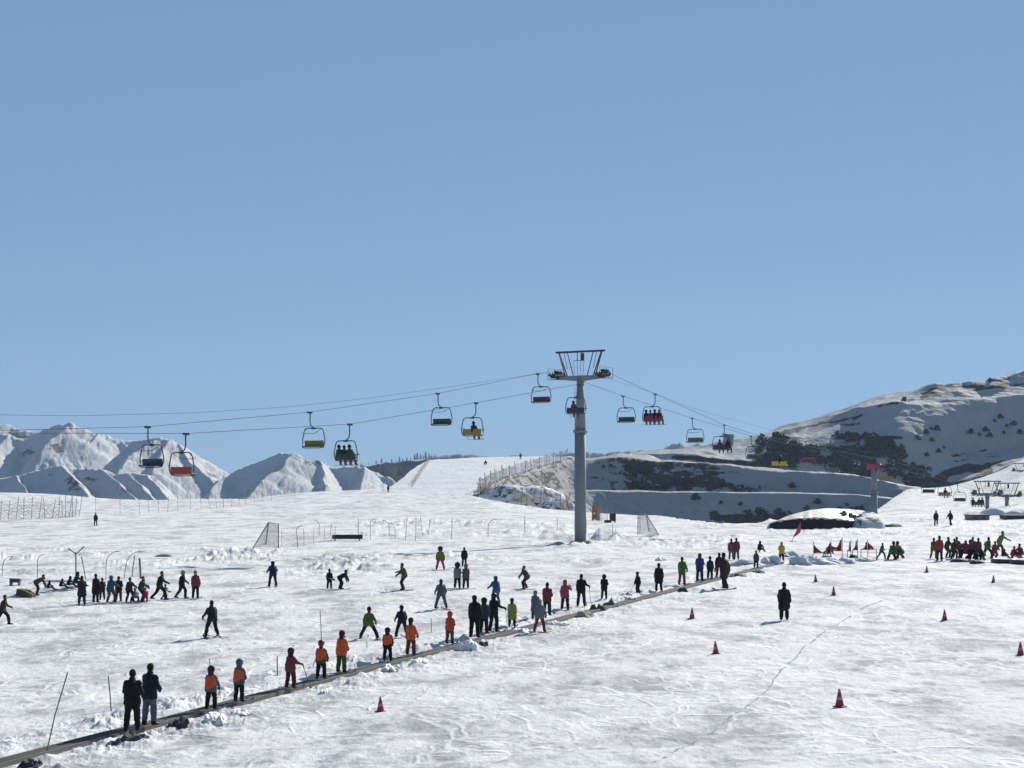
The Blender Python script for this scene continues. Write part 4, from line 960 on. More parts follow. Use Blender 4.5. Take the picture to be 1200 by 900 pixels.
# ------------------------------------------------------------------ chairlift
LC = np.array((7.06, 171.0)); LD = np.array((.521, .854)); LD = LD/np.hypot(*LD); LP = np.array((LD[1], -LD[0]))
OFF = 2.75
def online(u, side):           # distance t along the line where it is seen at column u
    c = LC+LP*OFF*side; k = (u-CU)/F
    t = (k*c[1]-c[0])/(LD[0]-k*LD[1]); q = c+LD*t; return t, q
STEEL = M((.10, .13, .14), .7); DSTEEL = M((.030, .034, .040), .75); POLEM = M((.19, .205, .215), .75)
def make_chair(rgb, label, off, raised=True, canopy=False):
    """origin at the rope grip; travel axis = local Y; seat hangs 2.95 m below"""
    r = empty('chairlift_chair', (0, 0, 0), 0, label, 'lift chair', 'chairs hanging on the chairlift')
    MB().box((0, 0, -.03), (.14, .62, .16), bev=.03).build('grip', DSTEEL, r)
    MB().tube([(0, 0, -.05), (off*.1, .0, -.25), (off*.05, 0, -.75), (off*.25, 0, -1.1), (off*.8, 0, -1.27), (off, 0, -1.32)], [.055, .05, .05, .05, .055, .06], 8).build('hanger', DSTEEL, r)
    w2 = 1.05; x = off
    hoop = MB()
    hoop.tube([(x-w2*1.08, 0, -2.62), (x-w2*1.12, 0, -2.35), (x-w2*.96, 0, -1.62), (x-w2*.86, 0, -1.42), (x-w2*.68, 0, -1.34), (x, 0, -1.33),
               (x+w2*.68, 0, -1.34), (x+w2*.86, 0, -1.42), (x+w2*.96, 0, -1.62), (x+w2*1.12, 0, -2.35), (x+w2*1.08, 0, -2.62)], .042, 8)
    hoop.box((x, 0, -1.36), (.46, .16, .13), bev=.03)
    hoop.tube([(x-w2*1.08, 0, -2.62), (x-w2*1.05, -.1, -2.92), (x-w2*.7, -.2, -2.98), (x+w2*.7, -.2, -2.98), (x+w2*1.05, -.1, -2.92), (x+w2*1.08, 0, -2.62)], .035, 8)
    hoop.build('frame', DSTEEL, r)
    s_ = MB()
    for q in range(4): s_.box((x+(-1.5+q)*.50, -.18, -2.86), (.47, .46, .10), bev=.04)
    s_.build('seat', M(tuple(c*.5 for c in rgb), .6), r)
    b_ = MB()
    for q in range(4): b_.box((x+(-1.5+q)*.50, .07, -2.60), (.50, .08, .50), rot=Matrix.Rotation(R(8), 3, 'X'), bev=.03)
    b_.build('backrest', M(rgb, .55), r)
    s2 = MB()
    if raised: s2.tube([(x-.75, -.02, -1.42), (x-.62, -.62, -1.78), (x+.62, -.62, -1.78), (x+.75, -.02, -1.42)], .022, 6)
    else: s2.tube([(x-1.05, 0, -2.3), (x-.95, -.62, -2.45), (x+.95, -.62, -2.45), (x+1.05, 0, -2.3)], .024, 6)
    s2.build('safety_bar', DSTEEL, r)
    if canopy:
        c = MB(); c.box((x-.85, -.15, -1.75), (1.35, .06, 1.35), rot=Matrix.Rotation(R(-6), 3, 'Y'), bev=.04); c.box((x-.85, .1, -1.08), (1.45, .55, .05), rot=Matrix.Rotation(R(-6), 3, 'Y'))
        c.build('weather_cover', M((.22, .22, .23), .6), r)
    else:
        f_ = MB()
        for q in (-.75, .75):
            f_.tube([(x+q, -.35, -2.95), (x+q, -.5, -3.28)] if not raised else [(x+q, -.6, -1.78), (x+q, -.62, -1.62)], .018, 6)
        f_.build('footrest', DSTEEL, r)
    return r
CH = [  # u, grip y, side, colour, label, riders, raised, canopy
 (173,500,-1,(.02,.03,.08),'empty dark blue lift chair, leftmost of all',[],1,0),
 (218,508,1,(.34,.045,.02),'empty orange-red lift chair next to the leftmost blue one',[],1,0),
 (363,483,-1,(.22,.16,.02),'empty dark yellow lift chair left of the one with three riders',[],1,0),
 (410,497,1,(.03,.05,.04),'dark green lift chair carrying three riders',['a','b','c'],0,0),
 (513,461,-1,(.015,.05,.04),'empty dark green lift chair left of the yellow chair with one rider',[],1,0),
 (558,472,1,(.28,.20,.03),'yellow lift chair carrying one rider in the middle',['m'],0,0),
 (630,438,-1,(.09,.02,.03),'empty dark red lift chair just left of the tall pylon head',[],1,0),
 (679,450,1,(.02,.025,.06),'navy lift chair half hidden behind the tall pylon',['x'],0,0),
 (730,464,-1,(.015,.05,.04),'empty green lift chair right of the tall pylon',[],1,0),
 (768,462,1,(.20,.02,.03),'bright red lift chair packed with four riders',['a','b','c','d'],0,0),
 (811,490,-1,(.16,.13,.03),'empty olive-yellow lift chair over the pit rim',[],1,0),
 (849,498,1,(.02,.02,.035),'dark lift chair with raised grey weather cover and two riders',['b','d'],0,1),
 (880,511,-1,(.10,.10,.11),'small grey lift chair in front of the white hillside',[],1,0),
 (917,519,1,(.55,.36,.03),'far bright yellow lift chair against the dark scrub',['m'],0,0),
 (944,517,-1,(.28,.04,.03),'far red lift chair against the dark scrub',[],1,0),
 (979,528,1,(.10,.11,.11),'far grey lift chair against the dark scrub',[],1,0),
 (1042,540,1,(.22,.17,.02),'far mustard lift chair just right of the red-headed pylon',[],1,0),
 (1085,557,-1,(.03,.03,.035),'far black lift chair, first beyond the red-headed pylon against the white slope',[],1,0),
 (1110,560,1,(.36,.12,.03),'far orange lift chair with one rider in the middle',['m'],0,0),
 (1122,568,-1,(.03,.03,.03),'far black lift chair below right of the orange one',[],1,0),
 (1148,572,1,(.02,.05,.03),'dark green lift chair with riders arriving beside the T-shaped pylons',['a','c','d'],0,0),
]
ROT = -math.atan2(LD[0], LD[1])
rcol = [(BLK, BLK), ((.03,.015,.015), (.16,.05,.03)), (NAVY, BLK), ((.10,.02,.02), BLK)]
RPT = {-1: [], 1: []}
OCC = {'a': -.78, 'b': -.27, 'c': .27, 'd': .78, 'm': .05, 'x': -.35}
WORD = {'a': 'leftmost', 'b': 'second from left', 'c': 'third from left', 'd': 'rightmost', 'm': 'only', 'x': 'only'}
for i, (u, y, side, rgb, lab, rid, rs, cv) in enumerate(CH):
    t, q = online(u, side); z = CZ-(y-HY)/F*q[1]; RPT[side].append((t, z))
    back = side > 0
    off = .42
    if not back: off = .42
    r = make_chair(rgb, lab, off, bool(rs), bool(cv)); r.location = (q[0], q[1], z)
    rot = ROT+(math.pi if back else 0); r.rotation_euler = (0, 0, rot); cr_, sr_ = math.cos(rot), math.sin(rot)
    for k, w_ in enumerate(rid):
        jc, tc = rcol[(i+k) % 4]
        if 'three riders' in lab: jc = ((.03,.07,.04), (.02,.05,.035), (.05,.09,.04))[k]
        if 'packed' in lab: jc = (BLK, (.15,.02,.02), BLK, (.03,.02,.03))[k]
        lx = off-OCC[w_] if back else off+OCC[w_]; ly = -.10
        wx = q[0]+cr_*lx-sr_*ly; wy = q[1]+sr_*lx+cr_*ly
        short = lab.replace('empty ', '').split(' carrying')[0].split(' packed')[0].split(' with ')[0].split(' arriving')[0]
        person((wx, wy, 0), 1.66, math.degrees(rot), 'sit', jc, tc, 'hat' if k % 2 else 'helmet', BLK,
               '%s rider on the %s%s' % (WORD[w_], short, {410:' left of the pylon',558:' left of the pylon',679:'',768:'',849:' with grey cover',917:'',1110:'',1148:' by the T-shaped pylons'}[u]), gear='skis' if w_ != 'b' else None, sit_z=z-2.80, group='riders on the chairlift')
# ropes through the grips
TW = [(0.0, 17.75), (91.0, 9.35)]
t3 = online(1157, 0)[0]; t4 = online(1180, 0)[0]
for side, nm in ((-1, 'returning'), (1, 'climbing')):
    pts_ = sorted(RPT[side]+[(0.0, 17.80), (91.0, 9.5), (t3, 4.9), (t4, 4.7), (-85, 9.25), (-105, 9.4)])
    if side == 1: pts_ = [p for p in pts_ if abs(p[0]) > .01 or p[1] == 17.80]
    out = []
    ts = [p[0] for p in pts_]; zs = [p[1] for p in pts_]
    c = LC+LP*OFF*side
    for tt in np.arange(-105, t4+2, 1.5):
        out.append(Vector((c[0]+LD[0]*tt, c[1]+LD[1]*tt, float(np.interp(tt, ts, zs)))))
    tag(MB().tube(out, .021, 6).build('haul_rope', M((.07, .08, .10), .95)), 'thick steel haul rope of the chairlift carrying the %s chairs' % nm, 'cable')
out = []
for tt in np.arange(-110, 92, 2.0):
    z = float(np.interp(tt, [-115,-100,-85,-69,-58,-47,-35,-22.6,-11,0,9,18.5,26,34.3,44.4,60,75,91], [10.9,10.5,10.45,10.86,11.45,12.3,13.6,15.2,16.7,18.3,17.3,16.4,15.4,14.55,13.8,12.6,11.5,10.7]))
    out.append(Vector((LC[0]+LD[0]*tt-LP[0]*.6, LC[1]+LD[1]*tt-LP[1]*.6, z)))
tag(MB().tube(out, .013, 5).build('signal_cable', M((.05, .055, .065), .95)), 'thinnest highest cable strung between the pylon heads', 'cable')
def sheaves(par, x, z, L_=3.2, tilt=0.0, n=6):
    rot = Matrix.Rotation(tilt, 3, 'X')
    b_ = MB(); b_.box((x-.12, 0, z-.28), (.10, L_, .20), rot=rot, bev=.03); b_.box((x+.02, 0, z-.5), (.30, L_*.45, .24), rot=rot, bev=.04)
    b_.box((x+.12, 0, z-.36), (.07, L_*.8, .14), rot=rot); b_.box((x, -.05, z-.42), (.62, L_*.62, .36), rot=rot, bev=.1); b_.box((x*1.0, .2, z+.02), (.5, L_*.34, .34), rot=rot, bev=.08)
    o = b_.build('sheave_frame', DSTEEL, par)
    for i in range(n):
        yy = (-.5+(i+.5)/n)*L_; c_ = rot @ Vector((0, yy, 0))
        w_ = MB().tube([(x-.06, c_.y, z-.21+c_.z), (x+.06, c_.y, z-.21+c_.z)], .19, 14); w_.build('sheave_wheel', M((.10, .10, .10), .6), o)
    p_ = MB(); p_.box((x+.55*(1 if x > 0 else -1)*.0+.0, -.1, z-.75), (.62, L_*.9, .05), rot=rot)
    for yy in (-L_*.42, 0, L_*.42):
        p_.tube([(x+.3*(1 if x > 0 else -1), yy, z-.75), (x+.3*(1 if x > 0 else -1), yy, z+.35)], .022, 5)
    p_.tube([(x+.3*(1 if x > 0 else -1), -L_*.42, z+.35), (x+.3*(1 if x > 0 else -1), L_*.42, z+.35)], .022, 5)
    p_.build('work_platform', DSTEEL, par)
def pylon(loc, top, label, base_r, split, top_r, arm, frame=True, fh=2.1, red=False, flare=True):
    r = empty('lift_pylon', loc, ROT, label, 'lift pylon')
    m_ = MB(); m_.tube([(0, 0, -1.0), (0, 0, split)], [base_r, base_r*.97], 20); m_.build('lower_tube', POLEM, r)
    if flare: MB().tube([(0, 0, split-.14), (0, 0, split+.14)], base_r+.14, 20).build('flange', POLEM, r)
    m_ = MB(); m_.tube([(0, 0, split+.0), (0, 0, top-.6)], [base_r*.95, top_r], 18); m_.build('upper_tube', POLEM, r)
    a_ = MB(); zt = top-.62
    for s in (-1, 1):
        vs = []
        for (xx, hh, dd, zz) in ((0, .62, .5, zt-.05), (s*arm*.35, .50, .42, zt-.02), (s*arm*1.02, .26, .28, zt+.05)):
            vs += [(xx, -dd/2, zz-hh/2), (xx, dd/2, zz-hh/2), (xx, dd/2, zz+hh/2), (xx, -dd/2, zz+hh/2)]
        fs = []
        for i in range(2):
            for j in range(4): fs.append((i*4+j, i*4+(j+1) % 4, (i+1)*4+(j+1) % 4, (i+1)*4+j))
        fs.append((8, 9, 10, 11)); a_.add(vs, fs)
    # gussets
    a_.box((0, 0, zt-.55), (top_r*2.3, .3, .7), bev=.05)
    a_.build('crossarm', POLEM if not red else DSTEEL, r)
    if red:
        h_ = MB(); h_.box((0, 0, zt+.15), (2.2, .75, .62), bev=.12); h_.box((-.75, 0, zt-.28), (.5, .6, .35), bev=.08); h_.box((.75, 0, zt-.28), (.5, .6, .35), bev=.08); h_.build('head_cover', M((.32, .035, .025), .6), r)
    sheaves(r, -arm, top+.02, L_=3.3 if not red else 2.6, tilt=R(3) if not red else R(-2)); sheaves(r, arm, top+.02, L_=3.3 if not red else 2.6, tilt=R(3) if not red else R(-2))
    if frame:
        f_ = MB(); zf = top+fh; fl = arm*1.06
        f_.box((0, 0, zf), (fl*2, .16, .20), bev=.03)
        for s in (-1, 1):
            for yy in (-.22, .22):
                f_.tube([(s*fl*.86, yy*.3, zf-.05), (s*arm*.60, yy, zt+.2)], .062, 6)
            f_.tube([(s*fl*.52, 0, zf-.05), (s*arm*.30, 0, zt+.2)], .05, 6)
            f_.tube([(s*fl*.66, 0, zf-.05), (s*arm*.56, 0, zt+1.0)], .03, 6)
        f_.build('lifting_frame', DSTEEL, r)
        g_ = MB(); g_.box((.25, 0, zf-.55), (.32, .3, .8), bev=.04); g_.tube([(-.35, 0, zf-.1), (-.35, 0, zf-.95)], .045, 6); g_.tube([(-.6, -.3, zf-.95), (.6, -.3, zf-.95)], .03, 5)
        for q in (-.6, -.2, .2, .6): g_.tube([(q, -.3, zf-.95), (q*.8, -.3, zt+.3)], .022, 5)
        g_.build('hoist_box', DSTEEL, r)
    l_ = MB()
    for s in (-1, 1): l_.tube([(s*.2, -base_r-.2, .6), (s*.2, -base_r-.2, top-1.6)], .02, 5)
    for q in range(int((top-2.4)/.4)): l_.tube([(-.2, -base_r-.2, .8+q*.4), (.2, -base_r-.2, .8+q*.4)], .014, 5)
    l_.build('ladder', STEEL, r)
    return r
zb = zat(*LC)
pylon((LC[0], LC[1], 0), 17.75, 'tall grey tubular lift pylon with T-shaped head in the middle of the photo', .60, 11.6, .33, OFF)
q = LC+LD*91
pylon((q[0], q[1], -.2), 9.45, 'grey lift pylon with a red head standing beside the snow-covered mound', .52, 5.0, .40, OFF*.98, frame=False, red=True)
hb = MB(); hb.box((0, 0, 0), (2.3, .9, .8), bev=.1)
for tt, lab in ((t3, 'low T-shaped lift pylon, left of the two by the lift station'), (t4, 'low T-shaped lift pylon, right of the two by the lift station')):
    q = LC+LD*tt; pylon((q[0], q[1], -.45), 5.2 if tt == t3 else 4.85, lab, .36, 2.4, .34, OFF*.86, fh=1.75, flare=False)
p5 = P(1199, 562, 470); pylon((p5.x, p5.y, p5.z-1.5), 4.6, 'small far T-shaped lift pylon cut by the right edge on the white slope', .3, 2.0, .25, 2.6, fh=1.5, flare=False)
# main pylon footing
ft = MB(); ft.box((LC[0], LC[1], .05), (2.0, 2.0, .5), bev=.08); tag(ft.build('footing', M((.25, .25, .24), .9)), 'square concrete footing under the tall central pylon', 'footing')
# ------------------------------------------------------------------ fences and posts
WOOD = M((.30, .25, .20), .9); DPOST = M((.20, .195, .19), .85); NETM = M((.42, .36, .30), .9)
def post_pts(h, lean, hook, hr):
    pts_ = [(0, 0, -.3), (lean*h*.5, 0, h*.5), (lean*h, 0, h)]
    if hook:
        for k in range(1, 6):
            a = k/5*1.7; pts_.append((lean*h+hook*hr*(1-math.cos(a)), 0, h+hr*math.sin(a)))
    return pts_
def post(u, y, hpx, label, lean=0.0, hook=0, hr=.5, r=.04, fork=False, mat=None, cat='post', group=None, name='post'):
    p = ground(u, y); h = hpx/F*p.y - (hr if hook else 0)
    mb = MB(); mb.tube(post_pts(h, lean, hook, hr), r, 6)
    if fork: mb.tube([(lean*h, 0, h*.92), (lean*h-.5, 0, h*1.14)], r*.9, 6); mb.tube([(lean*h, 0, h*.92), (lean*h+.55, 0, h*1.22)], r*.9, 6)
    o = mb.build(name, mat or DPOST, None, p); return tag(o, label, cat, group)
G1 = 'hooked posts behind the left crowd'
post(2,676,24,'hooked lamp-like post bending right at the left edge of the photo',.10,1,.6,.023,group=G1,name='hooked_post')
post(44,678,28,'short hooked post rising behind the bending brown jacket',.0,1,.4,.023,group=G1,name='hooked_post')
post(89,676,29,'forked post with two arms behind the black sitters',.0,0,.5,.05,fork=True,group=G1,name='forked_post')
post(101,678,26,'thin tilted pole leaning left against the forked post',-.22,0,.5,.035,group=G1,name='leaning_pole')
post(124,678,32,'hooked post bending right behind the teal jacket',.02,1,.8,.023,group=G1,name='hooked_post')
post(145,678,32,'strongly leaning hooked post behind the stooping brown figure',.18,1,1.0,.023,group=G1,name='hooked_post')
post(154,676,25,'thin leaning stick just left of the dark thick post',.16,0,.5,.035,group=G1,name='leaning_pole')
post(165,678,24,'thick dark post behind the green jacket',-.06,0,.5,.075,group=G1,name='dark_post')
G2 = 'thin poles in the middle net fence'
lab = 'thin pole in the broken middle fence'
mid = [(349,642,26,-.08,1,.5),(374,627,17,.0,-1,.5),(387,628,15,.1,0,.5),(420,625,18,.0,0,.5),(434,632,24,0,1,.6),(456,628,18,.0,-1,.7),(463,631,18,0,-1,.7),(475,633,26,.08,0,.5),(487,634,28,.02,0,.5),(495,627,22,-.1,0,.5),(502,626,18,.12,0,.5),
       (529,632,26,.04,0,.5),(572,630,22,.0,1,.9),(615,624,20,0,0,.5),(653,622,15,0,0,.5),(687,626,20,0,0,.5),(703,612,14,0,0,.5),(718,628,14,0,0,.5),(750,623,17,0,0,.5)]
ML = ['crooked thin pole right of the flattened net cage','first curved pole right of the crooked one','thin stick close right of the first curved pole','straight pole directly behind the black bench mat','hooked pole right of the black bench mat','curved pole, left of the curved twins','curved pole, right of the curved twins','right-leaning pole in the pole cluster above the slope centre','straight tallest pole in the pole cluster','left-leaning pole in the pole cluster','short stick at the right end of the pole cluster','lone straight pole above the mustard snowboarder','wide hooked pole left of the tall pylon','thin straight pole left of the tall pylon','short faint pole just left of the tall pylon','thin pole touching the tall pylon on its right','corner pole beside the orange-brown net heap','short pole under the black box right of the pylon','thin pole left of the tipped net frame']
for (u, y, h, ln, hk, hr), l_ in zip(mid, ML): post(u, y, h, l_, ln, hk, hr, .032, group=G2, mat=M((.20, .18, .16), .8), name='fence_pole')
G3 = 'thin marker poles along the snow carpet'
post(50,886,98,'long thin leaning pole at the lower left beside the carpet',.30,0,.5,.016,group=G3,name='marker_pole',mat=M((.15,.14,.13),.7))
post(131,833,41,'thin short pole left of the closest pair',-.10,0,.5,.018,group=G3,name='marker_pole',mat=M((.15,.14,.13),.7))
post(246,786,14,'tip of a thin pole behind the first orange vest child',-.02,0,.5,.014,group=G3,name='marker_pole',mat=M((.2,.18,.17),.7))
post(325,790,21,'short reddish pole left of the dark red suited child',-.0,0,.5,.020,group=G3,name='marker_pole',mat=M((.25,.10,.09),.7))
post(377,752,37,'thin pole rising behind the olive-sleeved child',-.05,0,.5,.016,group=G3,name='marker_pole',mat=M((.15,.14,.13),.7))
post(430,759,7,'tiny stub of a pole below the wide-legged green child',0,0,.5,.016,group=G3,name='marker_pole',mat=M((.2,.18,.17),.7))
post(506,741,17,'short pole left of the orange-red hooded child',-.05,0,.5,.016,group=G3,name='marker_pole',mat=M((.2,.18,.17),.7))
post(362,782,16,'slanting stick left of the olive-sleeved child',.9,0,.5,.016,group=G3,name='marker_pole',mat=M((.2,.18,.17),.7))
def net_fence(pts_, label, hgt, npost, cell=.35, wob=.15, r=.05, nm='net_fence', density=1.0, lean=.1, strand=.012, netm=None, postm=None):
    """pts_: [(u, y)] foot line seen on the ground"""
    P3 = [ground(u, y) if len(t) == 0 else P(u, y, t[0]) for (u, y, *t) in pts_]
    cum = [0]
    for a, b_ in zip(P3, P3[1:]): cum.append(cum[-1]+(b_-a).length)
    def at(s):
        for i in range(len(P3)-1):
            if s <= cum[i+1] or i == len(P3)-2:
                k = (s-cum[i])/max(cum[i+1]-cum[i], 1e-6); return P3[i].lerp(P3[i+1], k)
    r0 = empty(nm, P3[0], 0, label, 'fence'); T = cum[-1]; o0 = P3[0]; rn = random.Random(int(T*10))
    hh = []
    for i in range(npost):
        s = T*i/(npost-1); p = at(s)-o0; ln = rn.uniform(-lean, lean); h = hgt*rn.uniform(.85, 1.1)
        MB().tube([p+Vector((0, 0, -.4)), p+Vector((ln*h, 0, h))], r, 5).build('post', postm or WOOD, r0)
    n = int(T/cell); rows = int(hgt*.85/cell)+1; nb = MB()
    def vpt(i, j):
        s = T*i/n; p = at(s)-o0; k = j/rows
        sag = 1-.18*abs(math.sin(math.pi*s/T*(npost-1)))-.1*rn_n[i % len(rn_n)]
        return p+Vector((wob*rn_n[(i*3+j) % len(rn_n)], wob*rn_n[(i*7+j*5) % len(rn_n)]*2, .05+hgt*.88*k*sag))
    rn_n = [rn.uniform(-1, 1) for _ in range(97)]
    for i in range(n):
        for j in range(rows):
            a, b_, c_ = vpt(i, j), vpt(i+1, j+1), vpt(i, j+1); d_ = vpt(i+1, j)
            for q0, q1 in ((a, b_), (c_, d_)):
                w_ = Vector((0, 0, strand)); nb.add([q0-w_, q1-w_, q1+w_, q0+w_], [(0, 1, 2, 3)])
    if nb.v: nb.build('net', netm or NETM, r0)
    return r0
net_fence([(-60,610),(0,609),(40,608),(70,607),(92,605)], 'long brown net fence sagging at the far left under the snow bank', 3.4, 22, .55, .3, .05, density=.8, strand=.028, lean=.2)
net_fence([(112,603),(124,603),(160,602.5),(200,600),(240,597),(262,595)], 'pale net fence continuing right of the tiny skier under the left ridge', 3.4, 12, .8, .2, .035, strand=.012)
net_fence([(262,595),(290,591),(320,586),(345,583)], 'short low stretch of net fence along the bank below the middle mountain', 2.2, 8, .8, .2, .035, strand=.012)
# tipped net cage and frames
def net_cage(u, y, wpx, hpx, label, tip=.5):
    p = ground(u, y); w_ = wpx/F*p.y; h = hpx/F*p.y; r = empty('net_cage', p, 0, label, 'net cage')
    A_ = [Vector((0, 0, 0)), Vector((w_*.55, .3, h)), Vector((w_*.70, -.9, 0)), Vector((w_*.42, .9, h*.15)), Vector((w_*.95, -.5, h*.95)), Vector((w_*.98, -1.1, h*.05))]
    m_ = MB()
    for a, b_ in ((0, 1), (1, 3), (4, 5), (1, 4)): m_.tube([A_[a], A_[b_]], .05 if (a, b_) != (1, 4) else .02, 6)
    m_.build('frame', DPOST, r)
    nb = MB()
    for (a, b_, c_, d_) in ((0, 1, 3, 3), (1, 4, 5, 3), (0, 1, 4, 5)):
        for i in range(13):
            k = i/12; q0 = A_[a].lerp(A_[b_], k); q1 = A_[d_].lerp(A_[c_], k); nb.tube([q0, q1], .009, 3)
            q0 = A_[a].lerp(A_[d_], k); q1 = A_[b_].lerp(A_[c_], k); nb.tube([q0, q1], .009, 3)
    nb.build('net', M((.22, .20, .19), .9), r)
net_cage(296,643,33,31,'collapsed net cage with leaning dark posts left of the black bench mat')
net_cage(772,627,-26,24,'small tipped net frame right of the tall pylon foot')
net_fence([(330,640),(350,640),(372,636),(392,634)], 'low slack net between the collapsed cage and the black bench mat', 1.6, 5, .3, .1, .02, density=.7)
# nets and brown rubble along the rim of the piste
net_fence([(560,580.5,418),(585,587,400),(610,590,390),(640,597,370),(668,602,345)], 'ragged brown net fence on the berm left of the tall pylon', 4.0, 16, .45, .5, .09, density=.75, lean=.35, strand=.028, postm=M((.12,.09,.07),.9))
net_fence([(563,575,424),(580,565,452),(600,557.5,480),(620,551,500),(640,545,525),(664,538,555)], 'brown net fence climbing the right rim of the white slope', 3.6, 14, .5, .4, .09, density=.75, lean=.25, strand=.03, postm=M((.12,.09,.07),.9))
net_fence([(483,571,440),(490,560,470),(496,550,500),(502,542,530)], 'straight dark net fence climbing the left side of the white slope', 1.8, 12, .4, .1, .07, density=.9, lean=.05, strand=.02)
def mound(u, y, d, rpx, hpx, dep, name, label, mat, cat, seed=0, rough=.35):
    p = P(u, y, d) if d else ground(u, y); s = p.y/F
    mb = MB(); mb.blob((0, 0, 0), (rpx*s, dep, hpx*s), seed, rough, 22)
    return tag(mb.build(name, mat, None, p), label, cat)
BERM = mat_snow('berm_snow', False, (.55, .515, (.085, .065, .05), (1, 1, 1.4)), .70)
SNP = mat_snow('heap_snow', False, None, .72)
mound(604,588,400,46,17,7,'snow_berm','long snow berm with brown earth showing left of the tall pylon',BERM,'snow berm',3,.3)
mound(650,600,360,26,15,6,'snow_berm','shorter snow berm with earth streaks touching the tall pylon',BERM,'snow berm',5,.35)
mound(572,582,415,12,10,3,'earth_heap','dark brown earth heap at the left tip of the rim fence',M((.10,.075,.06),.95),'earth heap',8,.45)
# heap of orange netting right of the pylon
p = ground(697,610); mb = MB(); rn = random.Random(8)
for k in range(26):
    a = Vector((rn.uniform(-.5, .9), rn.uniform(-.3, .3), 0)); b_ = Vector((a.x+rn.uniform(-.2, .7), a.y, rn.uniform(1.2, 3.0))); mb.tube([a, b_], .03, 4)
for k in range(8): mb.blob((rn.uniform(-.4, .6), 0, rn.uniform(.5, 2.2)), (.25, .12, .45), k, .4, 8)
tag(mb.build('netting_roll', M((.34, .17, .08), .9), None, p), 'bundle of orange-brown safety netting stacked just right of the tall pylon', 'netting')
net_fence([(700,611),(706,611),(712,611)], 'short pale net panel beside the orange-brown netting bundle', 2.6, 3, .25, .08, .04, density=.9)
# black bench mat and other flat things
def slab(u, y, wpx, hpx, dep, label, nm, rgb, cat, rz=0, legs=True, tilt=0):
    p = ground(u, y); s = p.y/F; w_ = wpx*s; h = hpx*s; r = empty(nm, p, R(rz), label, cat)
    MB().box((0, 0, h*.5+(.18 if legs else .02)), (w_, dep, h), rot=Matrix.Rotation(R(tilt), 3, 'Y'), bev=.04).build('panel', M(rgb, .8), r)
    if legs:
        for sx in (-1, 1): MB().box((sx*w_*.4, 0, .1), (.12, dep*.8, .36)).build('leg', DPOST, r)
slab(407,633.5,36,5,.35,'long low black padded barrier on the snow in the middle distance','padded_barrier',(.012,.012,.016),'barrier',0)
slab(718,612,6.5,9,.8,'small black box standing on the snow right of the tall pylon','equipment_box',(.02,.02,.025),'box',8)
slab(712,612.5,7,3,.8,'low dark crate left of the small black box','crate',(.03,.03,.03),'crate',8,legs=False)
slab(18,686,12,4.5,.5,'small dark green sign board lying low on the snow at far left','sign_board',(.03,.05,.06),'sign',4,legs=True)
# brown tarpaulin block
p = ground(27,700); s = p.y/F; mb = MB(); w_ = 19*s; h = 10*s
mb.add([(-w_/2, 0, -.1), (w_/2, 0, -.1), (w_/2, 1.1, -.1), (-w_/2, 1.1, -.1), (-w_*.42, .08, h), (w_*.1, .05, h*.78), (w_*.5, .2, h*.3), (w_*.48, 1.0, h*.25), (w_*.1, 1.0, h*.72), (-w_*.40, 1.0, h*.92)],
       [(0,1,6,5,4), (1,2,7,6), (2,3,9,8,7), (3,0,4,9), (4,5,8,9), (5,6,7,8), (3,2,1,0)])
tag(mb.build('tarpaulin_block', M((.09, .05, .02), .85), None, p), 'brown tarpaulin-covered block beside the bending orange-brown jacket', 'tarpaulin')
# rubber mats and crates thrown beside the carpet
def mat_tent(u, y, wpx, hpx, label, rgb, lean=.2, nm='rubber_mat'):
    p = ground(u, y); s = p.y/F; w_ = wpx*s; h = hpx*s; mb = MB(); sd_ = int(u*7+y) % 997; n = 9; vs = []; fs = []; dp = min(.45, w_*.5)
    for i in range(n+1):
        for j in range(n+1):
            a, b_ = i/n*2-1, j/n*2-1; k = float(vnoise(np.array([i*.6+sd_]), np.array([j*.6]), sd_)[0]); k2 = float(vnoise(np.array([i*.5]), np.array([j*.5+sd_]), sd_+1)[0])
            z = h*(.55+.75*k-.35*abs(a+lean*.8)-.15*abs(b_))*(1 if max(abs(a), abs(b_)) < .95 else .1)
            vs.append((a*w_*.5+.12*w_*k2, b_*dp+.2*k*dp+.25*a*dp, max(z, -.03)+.01))
    for i in range(n):
        for j in range(n): q = i*(n+1)+j; fs.append((q, q+n+1, q+n+2, q+1))
    m0 = len(vs); vs += [(v[0], v[1], min(v[2]-.035, -.02) if v[2] < .05 else v[2]-.04) for v in vs[:m0]]
    fs += [tuple(x+m0 for x in reversed(f)) for f in fs[:n*n]]
    edge = [i*(n+1) for i in range(n+1)]+[n*(n+1)+j for j in range(1, n+1)]+[i*(n+1)+n for i in range(n-1, -1, -1)]+[j for j in range(n-1, 0, -1)]
    for a, b_ in zip(edge, edge[1:]+edge[:1]): fs.append((b_, a, a+m0, b_+m0))
    mb.add(vs, fs); return tag(mb.build(nm, M(rgb, .8), None, p), label, 'rubber mat')
mat_tent(701,716,19,10,'dark grey folded mat peaked like a little tent beside the carpet',(.04,.042,.048))
mat_tent(716,711,20,9,'brown-grey folded mat right behind the dark tent-like mat',(.11,.10,.085),-.1)
mat_tent(686,722,20,6,'pale brown folded mat lying left of the dark tent-like mat',(.24,.21,.16),.3)
mat_tent(800,693,11,5,'small dark mat below the green jacket and red trousers skier',(.025,.027,.03))
mat_tent(866,675,20,3,'thin dark plank-like mat near the top of the carpet',(.05,.048,.045))
mat_tent(889,671,14,3.5,'small black mat below the highest figure on the carpet',(.02,.02,.022))
mat_tent(735,703,26,4,'low dark mat strip between the bushy-haired figure and the pole-out skier',(.08,.075,.065))
mat_tent(566,757,12,6,'black mat scrap right below the tall black figure on the carpet',(.02,.02,.02))
